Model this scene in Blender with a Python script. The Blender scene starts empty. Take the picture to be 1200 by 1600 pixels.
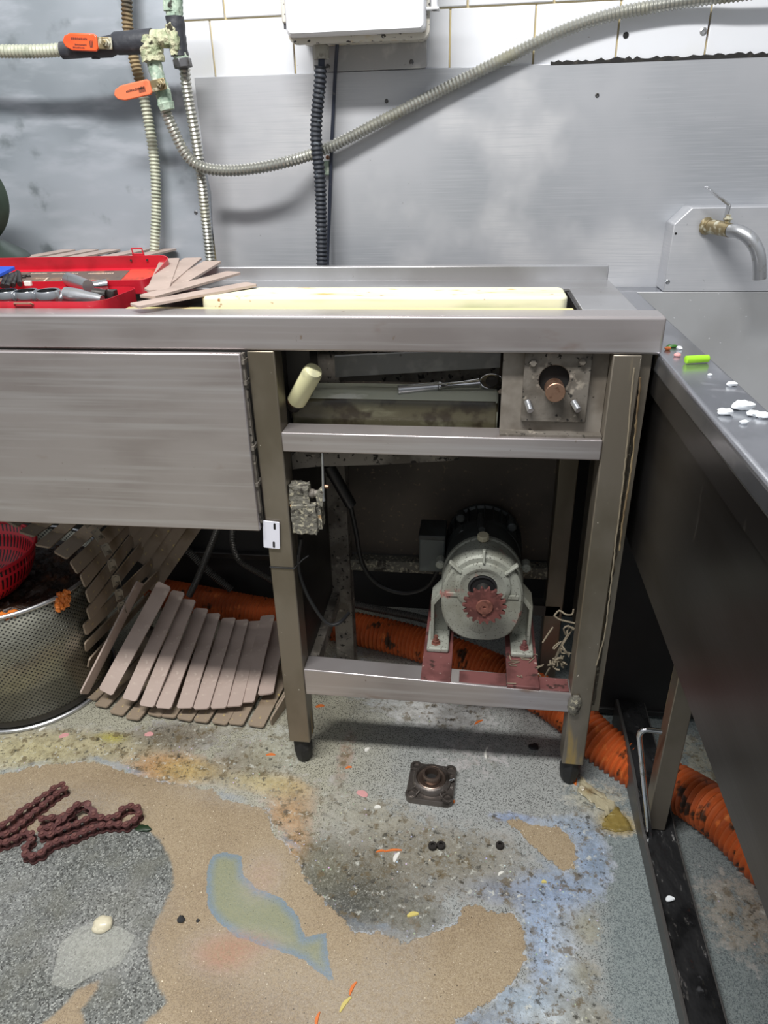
import bpy, bmesh, math, random
import numpy as np
from mathutils import Vector, Matrix
random.seed(7)
SC = bpy.context.scene
COL = SC.collection
R = math.radians

# ------------------------------------------------------------------ camera
CAM = Vector((0.17303, -0.95948, 1.04297)); YAW, PITCH, ROLL, F = 0.137966, 0.467893, -0.024221, 1101.73
fw = Vector((-math.sin(YAW)*math.cos(PITCH), math.cos(YAW)*math.cos(PITCH), -math.sin(PITCH)))
rt0 = Vector((math.cos(YAW), math.sin(YAW), 0)); up0 = rt0.cross(fw)
rt = rt0*math.cos(ROLL) + up0*math.sin(ROLL); up = up0*math.cos(ROLL) - rt0*math.sin(ROLL)
cd = bpy.data.cameras.new('camera'); cam = bpy.data.objects.new('camera', cd); COL.objects.link(cam)
cd.sensor_fit = 'HORIZONTAL'; cd.sensor_width = 36; cd.lens = 36*F/1200; cd.clip_start = 0.02; cd.clip_end = 50
cam.matrix_world = Matrix((( rt.x, up.x, -fw.x, CAM.x), (rt.y, up.y, -fw.y, CAM.y), (rt.z, up.z, -fw.z, CAM.z), (0, 0, 0, 1)))
SC.camera = cam

# ------------------------------------------------------------------ light
SC.view_settings.view_transform = 'Standard'; SC.view_settings.look = 'None'
SC.view_settings.gamma = 1; SC.view_settings.use_curve_mapping = False
SC.view_settings.exposure = 0.0
W = bpy.data.worlds.new('world'); SC.world = W; W.use_nodes = True
nt = W.node_tree; bg = nt.nodes['Background']
tc = nt.nodes.new('ShaderNodeTexCoord'); sx = nt.nodes.new('ShaderNodeSeparateXYZ'); rp = nt.nodes.new('ShaderNodeValToRGB')
mr = nt.nodes.new('ShaderNodeMapRange'); mr.inputs[1].default_value = -1; mr.inputs[2].default_value = 1
nt.links.new(tc.outputs['Generated'], sx.inputs[0]); nt.links.new(sx.outputs[2], mr.inputs[0])
nt.links.new(mr.outputs[0], rp.inputs[0]); nt.links.new(rp.outputs[0], bg.inputs[0])
rp.color_ramp.elements[0].position = .42; rp.color_ramp.elements[0].color = (.16, .155, .15, 1)
rp.color_ramp.elements[1].position = .72; rp.color_ramp.elements[1].color = (.90, .94, 1.0, 1)
bg.inputs[1].default_value = 0.62
def area(name, loc, rot, sx_, sy_, power, col=(1, .99, .97)):
    l = bpy.data.lights.new(name, 'AREA'); l.shape = 'RECTANGLE'; l.size = sx_; l.size_y = sy_; l.energy = power; l.color = col
    o = bpy.data.objects.new(name, l); COL.objects.link(o); o.location = loc; o.rotation_euler = rot; return o
area('ceiling_tube_light', (-0.30, -0.80, 2.35), (R(20), 0, 0), 1.2, 0.16, 62)

# ------------------------------------------------------------------ points from the measured view, each on a known plane of the place
def ray(px, py): return fw + rt*((px-600)/F) - up*((py-800)/F)
def on(px, py, ax, v):
    d = ray(px, py); return CAM + d*((v-CAM[ax])/d[ax])
def ZP(px, py, z=0): return on(px, py, 2, z)
def YP(px, py, y=0): return on(px, py, 1, y)
def XP(px, py, x=0): return on(px, py, 0, x)

# ------------------------------------------------------------------ materials
def lin(c): return tuple((((v/255+.055)/1.055)**2.4 if v/255 > .04045 else v/255/12.92) for v in c) + (1,)
def mat(name, col, rough=.5, metal=0., layers=(), bump=(), coat=0., alpha=1., trans=0., spec=.5, vec='Object'):
    m = bpy.data.materials.new(name); m.use_nodes = True; n = m.node_tree; L = n.links; b = n.nodes['Principled BSDF']
    tc = n.nodes.new('ShaderNodeTexCoord'); base = tc.outputs[vec]
    def noise(scale, detail=4, seed=0.):
        mp = n.nodes.new('ShaderNodeMapping'); L.new(base, mp.inputs[0])
        s = scale if isinstance(scale, (tuple, list)) else (scale,)*3
        mp.inputs['Scale'].default_value = s; mp.inputs['Location'].default_value = (seed, seed*.7, seed*1.3)
        t = n.nodes.new('ShaderNodeTexNoise'); t.inputs['Scale'].default_value = 1; t.inputs['Detail'].default_value = detail
        L.new(mp.outputs[0], t.inputs['Vector']); return t.outputs['Fac']
    def rng(src, lo, hi, a=0., c=1.):
        r = n.nodes.new('ShaderNodeMapRange'); r.interpolation_type = 'SMOOTHSTEP'
        L.new(src, r.inputs[0]); r.inputs[1].default_value = lo; r.inputs[2].default_value = hi
        r.inputs[3].default_value = a; r.inputs[4].default_value = c; return r.outputs[0]
    cs = None; rs = None; ms = None
    for i, ly in enumerate(layers):
        c2, sc, lo, hi = ly[:4]; det = ly[4] if len(ly) > 4 else 4
        f = rng(noise(sc, det, 3.1*i+1), lo, hi)
        mx = n.nodes.new('ShaderNodeMix'); mx.data_type = 'RGBA'; L.new(f, mx.inputs[0])
        if cs is None: mx.inputs[6].default_value = lin(col)
        else: L.new(cs, mx.inputs[6])
        mx.inputs[7].default_value = lin(c2); cs = mx.outputs[2]
        if len(ly) > 5 and ly[5] is not None:
            mm = n.nodes.new('ShaderNodeMix'); L.new(f, mm.inputs[0])
            if rs is None: mm.inputs[2].default_value = rough
            else: L.new(rs, mm.inputs[2])
            mm.inputs[3].default_value = ly[5]; rs = mm.outputs[0]
        if len(ly) > 6:
            mm = n.nodes.new('ShaderNodeMix'); L.new(f, mm.inputs[0])
            if ms is None: mm.inputs[2].default_value = metal
            else: L.new(ms, mm.inputs[2])
            mm.inputs[3].default_value = ly[6]; ms = mm.outputs[0]
    if cs is None: b.inputs['Base Color'].default_value = lin(col)
    else: L.new(cs, b.inputs['Base Color'])
    b.inputs['Roughness'].default_value = rough; b.inputs['Metallic'].default_value = metal
    if rs is not None: L.new(rs, b.inputs['Roughness'])
    if ms is not None: L.new(ms, b.inputs['Metallic'])
    b.inputs['Coat Weight'].default_value = coat; b.inputs['Alpha'].default_value = alpha
    b.inputs['Transmission Weight'].default_value = trans; b.inputs['Specular IOR Level'].default_value = spec
    prev = None
    for i, (sc, st, dist) in enumerate(bump):
        bp = n.nodes.new('ShaderNodeBump'); bp.inputs['Strength'].default_value = st; bp.inputs['Distance'].default_value = dist
        L.new(noise(sc, 3, 9.+i), bp.inputs['Height'])
        if prev is not None: L.new(prev, bp.inputs['Normal'])
        prev = bp.outputs[0]
    if prev is not None: L.new(prev, b.inputs['Normal'])
    m['b'] = 1
    return m

BR = (2, 2, 260)
M = {}
M['wall_steel'] = mat('wall_steel', (192, 193, 197), .40, .42, [((166, 169, 174), 2.2, .42, .66), ((206, 206, 208), 5, .5, .7), ((184, 186, 190), (9, 9, 420), .4, .8), ((150, 152, 154), 90, .71, .77)], [((9, 9, 700), .03, .0008), (14, .05, .004)])
M['wall_steel_blue'] = mat('wall_steel_blue', (174, 181, 189), .42, .42, [((146, 154, 161), 3, .42, .68), ((184, 190, 198), (8, 8, 30), .45, .7), ((126, 134, 138), 12, .58, .72, 6)], [((6, 6, 420), .04, .001), (14, .05, .004)])
M['steel'] = mat('steel', (178, 171, 170), .30, .68, [((162, 154, 152), (5, 5, 14), .4, .7), ((188, 184, 184), (3, 3, 120), .45, .75), ((130, 116, 104), 55, .70, .76, 5, .6), ((150, 128, 116), (7, 7, 16), .66, .76)], [((5, 5, 380), .05, .0008), (9, .05, .004)])
M['steel_h'] = mat('steel_h', (190, 190, 192), .28, .75, [((168, 166, 166), (6, 6, 6), .4, .7), ((120, 110, 98), 60, .70, .77, 5, .6)], [((4, 300, 4), .08, .0008), (12, .08, .004)])
M['leg_steel'] = mat('leg_steel', (134, 126, 114), .36, .65, [((112, 104, 90), (8, 8, 5), .42, .66), ((152, 130, 78), (26, 26, 4), .64, .74, 4, .75, .1), ((176, 170, 156), 150, .76, .79, 2, .8, 0.)], [((200, 200, 6), .08, .0008), (70, .08, .001)])
M['grime_steel'] = mat('grime_steel', (124, 118, 110), .6, .4, [((86, 80, 72), 22, .42, .62, 6, .85, .0), ((146, 138, 126), 60, .60, .72, 5, .8, 0.), ((34, 31, 28), 110, .60, .66, 5, .9, 0.)], [(90, .4, .002)])
M['back_sheet'] = mat('back_sheet', (86, 78, 70), .6, .3, [((64, 58, 52), 5, .4, .62), ((112, 98, 80), 120, .62, .72, 4)], [(60, .2, .002)])
M['algae_shade'] = mat('algae_shade', (74, 70, 54), .3, 0., [((104, 102, 84), (10, 30, 30), .5, .66, 5), ((48, 42, 32), 30, .5, .66)], [(60, .3, .003)])
M['plate_brown'] = mat('plate_brown', (146, 139, 130), .5, .35, [((112, 104, 94), 16, .42, .66, 5), ((60, 54, 48), 60, .66, .72, 5)], [(90, .15, .001)])
M['shade_dark'] = mat('shade_dark', (44, 43, 43), .55, .2, [((34, 33, 33), 6, .4, .65)])  # near-black colour standing in for the shade under table and sink
M['chain_pin'] = mat('chain_pin', (108, 70, 64), .6, .2)
M['grime_dark'] = mat('grime_dark', (58, 52, 42), .85, 0., [((110, 88, 48), (60, 60, 12), .52, .66, 5), ((126, 120, 104), 110, .62, .68, 4)], [(160, .8, .002)])
M['dark_steel'] = mat('dark_steel', (72, 70, 68), .42, .8, [((50, 47, 44), 6, .4, .65), ((96, 92, 84), 70, .7, .76, 3, .7)], [((5, 5, 300), .1, .001)])
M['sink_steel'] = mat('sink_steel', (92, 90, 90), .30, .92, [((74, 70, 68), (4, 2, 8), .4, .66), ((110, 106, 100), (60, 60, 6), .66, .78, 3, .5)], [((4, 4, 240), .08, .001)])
M['rim_steel'] = mat('rim_steel', (172, 174, 180), .22, .9, [((150, 152, 158), 9, .45, .65), ((190, 190, 194), 40, .6, .75)], [(24, .10, .004)])
M['chrome'] = mat('chrome', (205, 206, 208), .16, 1., [((160, 158, 152), 60, .55, .75, 4, .4)])
M['satin_chrome'] = mat('satin_chrome', (196, 197, 199), .3, .9, [((150, 148, 140), 80, .55, .75, 4, .5)], [(120, .1, .001)])
M['flex_metal'] = mat('flex_metal', (180, 180, 172), .34, .8, [((150, 148, 130), 12, .5, .72, 4, .6, .4)])
M['flex_white'] = mat('flex_white', (188, 190, 172), .55, .35, [((146, 152, 134), 30, .45, .68, 5, .8, .1)])
M['flex_rust'] = mat('flex_rust', (150, 132, 100), .6, .3, [((96, 78, 54), 20, .4, .62, 5, .8, .1), ((74, 72, 66), 9, .56, .66)])
M['flex_grey'] = mat('flex_grey', (96, 94, 90), .4, .7)
M['corroded'] = mat('corroded', (168, 186, 168), .85, 0., [((126, 150, 132), 40, .42, .62, 6), ((206, 214, 196), 80, .55, .7, 5), ((52, 52, 46), 60, .62, .70, 5)], [(110, .7, .004)])
M['corroded_yellow'] = mat('corroded_yellow', (196, 194, 164), .9, 0., [((150, 160, 128), 60, .42, .62, 6), ((60, 56, 44), 70, .6, .68, 5)], [(130, .9, .005)])
M['black_wrap'] = mat('black_wrap', (50, 52, 58), .55, 0., [((78, 78, 82), 40, .52, .72, 5), ((120, 112, 90), 70, .68, .76, 4)], [(90, .4, .003)])
M['brass'] = mat('brass', (150, 136, 104), .4, .8, [((190, 188, 170), 70, .5, .65, 4, .8, .1)])
M['nut_steel'] = mat('nut_steel', (112, 112, 114), .4, .8, [((74, 72, 68), 40, .5, .7)])
M['orange_handle'] = mat('orange_handle', (240, 92, 44), .38, 0., [((222, 82, 40), 30, .5, .7)], coat=.3)
M['orange_faded'] = mat('orange_faded', (226, 116, 76), .6, 0., [((196, 98, 60), 40, .55, .72)])
M['mark'] = mat('mark', (70, 40, 30), .7)
M['box_white'] = mat('box_white', (228, 229, 233), .45)
M['box_side'] = mat('box_side', (200, 196, 186), .55, 0., [((196, 180, 146), (30, 30, 60), .55, .7), ((50, 46, 44), (90, 90, 160), .60, .66)])
M['plate_grey'] = mat('plate_grey', (172, 172, 174), .55, .3, [((196, 196, 196), 30, .5, .7), ((120, 118, 114), 50, .66, .74)])
M['gland'] = mat('gland', (158, 156, 148), .7, 0., [((120, 116, 106), 60, .5, .65)])
M['black_conduit'] = mat('black_conduit', (38, 42, 50), .6, 0., [((110, 118, 126), 70, .62, .74, 5)], [(120, .3, .002)])
M['cable_blue'] = mat('cable_blue', (44, 50, 66), .5, 0., [((120, 118, 112), 70, .66, .76, 5)])
M['cable_black'] = mat('cable_black', (22, 22, 23), .5)
M['plastic_cream'] = mat('plastic_cream', (220, 219, 192), .45, 0., [((196, 200, 166), (5, 30, 30), .5, .68, 5), ((204, 160, 84), (30, 60, 40), .62, .72, 5), ((150, 92, 36), (50, 60, 60), .68, .75, 4)], spec=.4)
M['plastic_yellow'] = mat('plastic_yellow', (222, 200, 140), .5, 0., [((160, 110, 60), 60, .68, .75, 4)])
M['plastic_green'] = mat('plastic_green', (178, 180, 164), .45, 0., [((120, 122, 100), (6, 30, 30), .5, .66, 5), ((210, 210, 200), (20, 60, 60), .62, .72, 5)], [(60, .2, .002)])
M['roller'] = mat('roller', (206, 202, 160), .5, 0., [((170, 168, 138), 30, .5, .7)])
M['black_rubber'] = mat('black_rubber', (26, 26, 27), .6, 0., [((52, 50, 46), 60, .6, .72)])
M['black_metal'] = mat('black_metal', (40, 36, 33), .6, .3, [((92, 62, 42), 60, .6, .7)], [(90, .4, .002)])
M['copper'] = mat('copper', (176, 140, 118), .35, .85, [((140, 104, 84), 90, .5, .65)])
M['crust'] = mat('crust', (104, 101, 92), .9, 0., [((160, 154, 134), 160, .52, .62, 6), ((58, 54, 48), 60, .58, .66, 5), ((170, 136, 96), 50, .70, .76)], [(160, .9, .003)])
M['white_plate'] = mat('white_plate', (224, 224, 234), .4)
M['slat'] = mat('slat', (172, 154, 144), .5, 0., [((154, 137, 127), 14, .4, .7), ((186, 170, 158), 60, .6, .74), ((190, 166, 104), 120, .74, .78, 3)], [(60, .08, .002)])
M['slat_dirty'] = mat('slat_dirty', (144, 128, 110), .55, 0., [((116, 98, 76), 14, .42, .66), ((190, 168, 110), 100, .66, .72, 3)])
M['slat_edge'] = mat('slat_edge', (176, 152, 112), .6)
M['link'] = mat('link', (128, 122, 112), .45, .6, [((70, 64, 56), 50, .5, .65)])
M['red_paint'] = mat('red_paint', (190, 34, 50), .35, 0., [((168, 30, 42), 20, .5, .7), ((96, 48, 36), 60, .70, .76, 5, .8)], coat=.2)
M['red_inner'] = mat('red_inner', (196, 70, 56), .5, 0., [((150, 56, 42), 40, .5, .66), ((110, 84, 60), 30, .62, .72)])
M['card'] = mat('card', (92, 82, 76), .7, 0., [((120, 96, 80), 30, .5, .7), ((70, 66, 64), 60, .56, .7)])
M['print'] = mat('print', (196, 178, 160), .7)
M['tool_dark'] = mat('tool_dark', (66, 64, 62), .4, .6, [((40, 38, 36), 60, .5, .65)])
M['tool_black'] = mat('tool_black', (34, 32, 32), .5)
M['blue_plastic'] = mat('blue_plastic', (40, 78, 180), .45)
M['white_bit'] = mat('white_bit', (214, 212, 204), .6)
M['pot_green'] = mat('pot_green', (46, 58, 50), .35, .3, [((64, 76, 66), 8, .45, .65)])
M['perf'] = None
M['red_plastic'] = mat('red_plastic', (190, 28, 44), .4)
M['mush'] = mat('mush', (48, 32, 22), .45, 0., [((96, 58, 30), 30, .52, .68, 6), ((24, 18, 14), 40, .5, .66, 6)], [(60, .8, .01)])
M['orange_goo'] = mat('orange_goo', (214, 120, 48), .45, 0., [((180, 84, 24), 30, .45, .65, 6), ((230, 190, 140), 80, .66, .74, 4)], [(60, .6, .006)])
M['orange_hose'] = mat('orange_hose', (190, 92, 42), .5, 0., [((160, 74, 30), 14, .42, .66), ((62, 40, 24), 26, .585, .66, 6), ((208, 118, 58), 40, .6, .74)], [(60, .1, .002)])
M['rust_chain'] = mat('rust_chain', (88, 52, 50), .62, .25, [((112, 70, 64), 60, .5, .66, 5), ((54, 36, 34), 40, .52, .66, 5)], [(200, .4, .001)])
M['cast_dark'] = mat('cast_dark', (112, 105, 100), .32, .75, [((66, 61, 57), 30, .45, .62, 5, .45), ((160, 150, 142), 90, .66, .74, 4, .3)], [(120, .3, .001)])
M['bore_steel'] = mat('bore_steel', (132, 116, 106), .36, .9)
M['dark_hole'] = mat('dark_hole', (14, 13, 13), .8)
M['motor_grey'] = mat('motor_grey', (150, 152, 142), .6, .15, [((130, 130, 118), 12, .45, .65), ((160, 116, 108), 26, .66, .74, 4), ((60, 54, 48), 330, .62, .68, 2)], [(120, .15, .001)])
M['motor_dark'] = mat('motor_dark', (62, 66, 66), .5, .3, [((46, 46, 46), 14, .4, .65), ((92, 92, 90), 110, .68, .74)], [(90, .2, .001)])
M['motor_box'] = mat('motor_box', (96, 102, 98), .6, .1, [((76, 80, 78), 14, .4, .6)])
M['sprocket'] = mat('sprocket', (108, 62, 57), .8, .1, [((84, 46, 42), 50, .45, .62, 5), ((134, 88, 78), 90, .62, .72)], [(200, .4, .001)])
M['hub'] = mat('hub', (124, 78, 66), .7, .2, [((100, 60, 50), 120, .45, .6)])
M['red_primer'] = mat('red_primer', (112, 68, 66), .65, .1, [((84, 48, 46), 18, .45, .65), ((160, 136, 128), 110, .68, .74, 4), ((56, 36, 32), 40, .60, .68)], [(120, .2, .001)])
M['oil_plug'] = mat('oil_plug', (190, 182, 156), .6)
M['white_food'] = mat('white_food', (236, 240, 242), .4)
M['green_food'] = mat('green_food', (150, 206, 44), .35)
M['dark_green_food'] = mat('dark_green_food', (56, 110, 36), .4)
M['carrot'] = mat('carrot', (208, 112, 52), .45)
M['yellow_food'] = mat('yellow_food', (196, 180, 104), .5)
M['pink_food'] = mat('pink_food', (200, 146, 144), .5)
M['leaf'] = mat('leaf', (28, 48, 26), .5)
M['foam'] = mat('foam', (206, 198, 172), .3)
M['water'] = mat('water', (215, 216, 206), .04, 0., alpha=.13)
M['film'] = mat('film', (190, 180, 150), .25, 0., [((150, 130, 96), 30, .5, .7)], [(50, .6, .006)], alpha=.55)
M['film_yellow'] = mat('film_yellow', (150, 130, 70), .4, 0., [((216, 204, 150), (30, 200, 30), .60, .70), ((110, 94, 46), 30, .45, .65)], [(60, .6, .006)], alpha=.6)
M['string'] = mat('string', (128, 118, 100), .85)
M['wet_black'] = mat('wet_black', (52, 52, 53), .16, .4, [((34, 34, 35), 20, .45, .62), ((92, 92, 94), 50, .64, .74)], [((30, 18, 30), .9, .012)])
M['kick_steel'] = mat('kick_steel', (96, 94, 92), .4, .6)
M['caulk'] = mat('caulk', (30, 29, 28), .8, 0., [((58, 54, 48), 60, .5, .7)])
M['grout'] = mat('grout', (206, 190, 148), .8, 0., [((96, 76, 50), (6, 6, 10), .55, .66), ((226, 216, 186), 7, .5, .7)])
M['tile'] = mat('tile', (222, 224, 229), .18, 0., [((214, 214, 208), 5, .5, .75), ((120, 100, 70), 120, .76, .78)], coat=.3)
M['sink_wall'] = mat('sink_wall', (176, 177, 178), .38, .35, [((160, 160, 160), 4, .4, .66), ((206, 208, 210), 130, .74, .77, 2)], [(60, .08, .003)])
del M['perf']

# ------------------------------------------------------------------ mesh builder
def frame(t):
    t = t.normalized(); a = Vector((0, 0, 1)) if abs(t.z) < .9 else Vector((1, 0, 0))
    u = t.cross(a).normalized(); return u, t.cross(u).normalized()
def smooth(pts, step=.01):
    P = [Vector(p) for p in pts]; out = []
    for i in range(len(P)-1):
        p0 = P[i-1] if i else P[0]*2-P[1]; p1, p2 = P[i], P[i+1]; p3 = P[i+2] if i+2 < len(P) else P[-1]*2-P[-2]
        n = max(2, int((p2-p1).length/step))
        for k in range(n):
            t = k/n
            out.append(.5*((2*p1)+(p2-p0)*t+(2*p0-5*p1+4*p2-p3)*t*t+(3*p1-p0-3*p2+p3)*t**3))
    out.append(P[-1]); return out
def resample(P, step):
    d = [0]
    for a, b in zip(P, P[1:]): d.append(d[-1]+(b-a).length)
    n = max(2, int(d[-1]/step)); out = []; j = 0
    for k in range(n+1):
        s = d[-1]*k/n
        while j < len(P)-2 and d[j+1] < s: j += 1
        t = (s-d[j])/max(1e-9, d[j+1]-d[j]); out.append(P[j].lerp(P[j+1], min(1, t)))
    return out
class MB:
    def __init__(s): s.v = []; s.f = []; s.mi = []
    def add(s, v, f, mi=0, mx=None):
        n = len(s.v); s.v += [(mx @ Vector(p)) if mx else Vector(p) for p in v]
        s.f += [tuple(i+n for i in q) for q in f]; s.mi += [mi]*len(f); return s
    def box(s, x0, x1, y0, y1, z0, z1, mi=0, mx=None):
        v = [(x, y, z) for z in (z0, z1) for y in (y0, y1) for x in (x0, x1)]
        return s.add(v, [(0, 2, 3, 1), (4, 5, 7, 6), (0, 1, 5, 4), (2, 6, 7, 3), (0, 4, 6, 2), (1, 3, 7, 5)], mi, mx)
    def hexa(s, v, mi=0):   # 4 bottom ccw + 4 top ccw
        return s.add(v, [(3, 2, 1, 0), (4, 5, 6, 7), (0, 1, 5, 4), (1, 2, 6, 5), (2, 3, 7, 6), (3, 0, 4, 7)], mi)
    def tube(s, pts, r, n=12, caps=True, mi=0, mx=None):
        P = [Vector(p) for p in pts]; rr = r if isinstance(r, (list, tuple)) else [r]*len(P)
        u, w = frame(P[1]-P[0]); vs = []; fs = []
        for i, p in enumerate(P):
            t = (P[min(i+1, len(P)-1)]-P[max(i-1, 0)]).normalized()
            u = (u-t*u.dot(t)).normalized(); w = t.cross(u)
            for k in range(n):
                a = 2*math.pi*k/n; vs.append(p+(u*math.cos(a)+w*math.sin(a))*rr[i])
        for i in range(len(P)-1):
            for k in range(n):
                a = i*n+k; b = i*n+(k+1) % n; fs.append((a, b, b+n, a+n))
        if caps: fs.append(tuple(range(n-1, -1, -1))); fs.append(tuple((len(P)-1)*n+k for k in range(n)))
        return s.add(vs, fs, mi, mx)
    def cyl(s, a, b, r0, r1=None, n=24, mi=0, mx=None): return s.tube([a, b], [r0, r0 if r1 is None else r1], n, True, mi, mx)
    def corr(s, pts, r, amp, pitch, n=12, r1=None, mi=0, sharp=1.):
        P = resample(smooth(pts), pitch/6); rr = []
        for i in range(len(P)):
            b = r if r1 is None else r+(r1-r)*i/len(P)
            c = math.cos(2*math.pi*i/6); rr.append(b+amp*(math.copysign(abs(c)**sharp, c)))
        return s.tube(P, rr, n, True, mi)
    def lathe(s, prof, c, ax=(0, 0, 1), n=32, mi=0, close=False, caps=True):   # prof: list of (radius, height)
        t = Vector(ax).normalized(); u, w = frame(t); c = Vector(c); vs = []; fs = []
        for (r, h) in prof:
            for k in range(n):
                a = 2*math.pi*k/n; vs.append(c+t*h+(u*math.cos(a)+w*math.sin(a))*r)
        m = len(prof)
        for i in range(m-1+(1 if close else 0)):
            for k in range(n):
                a = i*n+k; b = i*n+(k+1) % n; o = ((i+1) % m-i)*n; fs.append((a, b, b+o, a+o))
        if not close and caps:
            if prof[0][0] > 1e-6: fs.append(tuple(range(n-1, -1, -1)))
            if prof[-1][0] > 1e-6: fs.append(tuple((m-1)*n+k for k in range(n)))
        return s.add(vs, fs, mi)
    def prism(s, poly, vec, mi=0, mx=None):
        P = [Vector(p) for p in poly]; v = Vector(vec); n = len(P)
        return s.add(P+[p+v for p in P], [tuple(range(n-1, -1, -1)), tuple(range(n, 2*n))]+[(i, (i+1) % n, (i+1) % n+n, i+n) for i in range(n)], mi, mx)
    def loft(s, rings, mi=0, caps=True, mx=None):
        n = len(rings[0]); vs = [p for r in rings for p in r]; fs = []
        for i in range(len(rings)-1):
            for k in range(n): a = i*n+k; b = i*n+(k+1) % n; fs.append((a, b, b+n, a+n))
        if caps: fs += [tuple(range(n-1, -1, -1)), tuple((len(rings)-1)*n+k for k in range(n))]
        return s.add(vs, fs, mi, mx)
    def ball(s, c, rx, ry=None, rz=None, n=12, jit=0., mi=0):
        ry = ry or rx; rz = rz or rx; vs = []; fs = []; m = n//2
        for i in range(1, m):
            for k in range(n):
                a = math.pi*i/m; b = 2*math.pi*k/n; j = 1+random.uniform(-jit, jit)
                vs.append((c[0]+rx*j*math.sin(a)*math.cos(b), c[1]+ry*j*math.sin(a)*math.sin(b), c[2]+rz*j*math.cos(a)))
        for i in range(m-2):
            for k in range(n): a = i*n+k; b = i*n+(k+1) % n; fs.append((a, a+n, b+n, b))
        fs.append(tuple(range(n))); fs.append(tuple((m-2)*n+k for k in range(n-1, -1, -1)))
        return s.add(vs, fs, mi)
    def build(s, name, m, parent=None, bevel=0, seg=2, angle=35, recalc=True, flat=False):
        off = Vector((0, 0, 0))
        if parent is not None: off = wloc(parent)
        else:
            xs = [p.x for p in s.v]; ys = [p.y for p in s.v]; zs = [p.z for p in s.v]
            off = Vector(((min(xs)+max(xs))/2, (min(ys)+max(ys))/2, min(zs)))
        me = bpy.data.meshes.new(name); me.from_pydata([p-off for p in s.v], [], s.f)
        for x in (m if isinstance(m, (list, tuple)) else [m]): me.materials.append(x)
        me.polygons.foreach_set('material_index', s.mi)
        if recalc:
            b = bmesh.new(); b.from_mesh(me); bmesh.ops.recalc_face_normals(b, faces=b.faces); b.to_mesh(me); b.free()
        if not flat: me.shade_smooth(); me.set_sharp_from_angle(angle=R(angle))
        me.update()
        o = bpy.data.objects.new(name, me); COL.objects.link(o)
        if parent is not None: o.parent = parent
        else: o.location = off
        if bevel:
            bv = o.modifiers.new('bevel', 'BEVEL'); bv.width = bevel; bv.segments = seg; bv.limit_method = 'ANGLE'; bv.angle_limit = R(40)
        return o
def wloc(o):
    v = Vector(o.location)
    while o.parent: o = o.parent; v += o.location
    return v
def tag(o, label=None, cat=None, group=None, kind=None):
    if label: o['label'] = label
    if cat: o['category'] = cat
    if group: o['group'] = group
    if kind: o['kind'] = kind
    return o
def thing(name, label, cat, loc, group=None):
    o = bpy.data.objects.new(name, None); COL.objects.link(o); o.location = loc; o.empty_display_size = .05
    return tag(o, label, cat, group)
def screw(p, nrm, r=.004, h=.002):
    nrm = Vector(nrm).normalized(); m = MB(); m.lathe([(r, 0), (r, h*.5), (r*.6, h), (r*.5, h*.6), (0.0001, h*.5)], p, nrm, 14); return m
def rrect(x0, x1, y0, y1, r, n=5):
    out = []
    for cx, cy, a0 in ((x1-r, y1-r, 0), (x0+r, y1-r, 90), (x0+r, y0+r, 180), (x1-r, y0+r, 270)):
        for k in range(n+1):
            a = R(a0+90*k/n); out.append((cx+r*math.cos(a), cy+r*math.sin(a)))
    return out

# ================================================================== THE SETTING
WY = .555
# ---- floor
def sd_poly(P, X, Y):
    d = np.full(X.shape, 1e9); ins = np.zeros(X.shape, bool); n = len(P)
    for i in range(n):
        ax, ay = P[i]; bx, by = P[(i+1) % n]; ex, ey = bx-ax, by-ay; wx, wy = X-ax, Y-ay
        t = np.clip((wx*ex+wy*ey)/(ex*ex+ey*ey+1e-12), 0, 1); d = np.minimum(d, (wx-ex*t)**2+(wy-ey*t)**2)
        c = ((ay <= Y) != (by <= Y)); xx = ax+(Y-ay)*ex/(ey if abs(ey) > 1e-12 else 1e-12); ins ^= (c & (X < xx))
    return np.sqrt(d)*np.where(ins, 1, -1)
def fp(pts): return [tuple(ZP(x, y)[:2]) for x, y in pts]
xs = np.concatenate([np.linspace(-3, -.95, 14), np.arange(-.94, .80, .005), np.linspace(.81, 3, 14)])
ys = np.concatenate([np.linspace(-3, -.46, 14), np.arange(-.45, .555, .005), [.56]])
X, Y = np.meshgrid(xs, ys)
TAN = [(-60, 1214), (0, 1210), (75, 1194), (146, 1190), (200, 1208), (267, 1225), (329, 1233), (346, 1248), (392, 1258), (417, 1267), (425, 1300), (450, 1325), (467, 1350), (487, 1387), (512, 1413), (554, 1457), (601, 1459), (629, 1473), (661, 1464), (713, 1443), (722, 1420), (745, 1410), (769, 1427), (801, 1429), (822, 1455), (822, 1506), (797, 1539), (764, 1567), (710, 1595), (700, 1680), (-100, 1680)]
TER = [(-90, 1350), (0, 1332), (40, 1310), (100, 1280), (180, 1282), (225, 1292), (250, 1312), (269, 1350), (271, 1383), (250, 1429), (231, 1467), (233, 1508), (250, 1542), (262, 1567), (225, 1600), (215, 1680), (-120, 1680)]
TAN2 = [(792, 1282), (811, 1280), (834, 1291), (871, 1291), (890, 1305), (902, 1338), (897, 1357), (881, 1360), (848, 1338), (820, 1310)]
TAN3 = [(90, 1594), (100, 1568), (126, 1544), (154, 1532), (150, 1550), (130, 1574), (104, 1590)]
FILM = [(325, 1350), (333, 1335), (350, 1331), (377, 1337), (381, 1367), (400, 1387), (442, 1404), (467, 1433), (476, 1465), (510, 1457), (512, 1492), (523, 1534), (509, 1530), (475, 1501), (450, 1490), (400, 1475), (367, 1463), (340, 1440), (325, 1420), (322, 1380)]
PUD = [(45, 1545), (60, 1450), (95, 1400), (140, 1385), (215, 1400), (245, 1420), (235, 1440), (205, 1480), (190, 1510), (150, 1525), (100, 1555), (60, 1565)]
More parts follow.
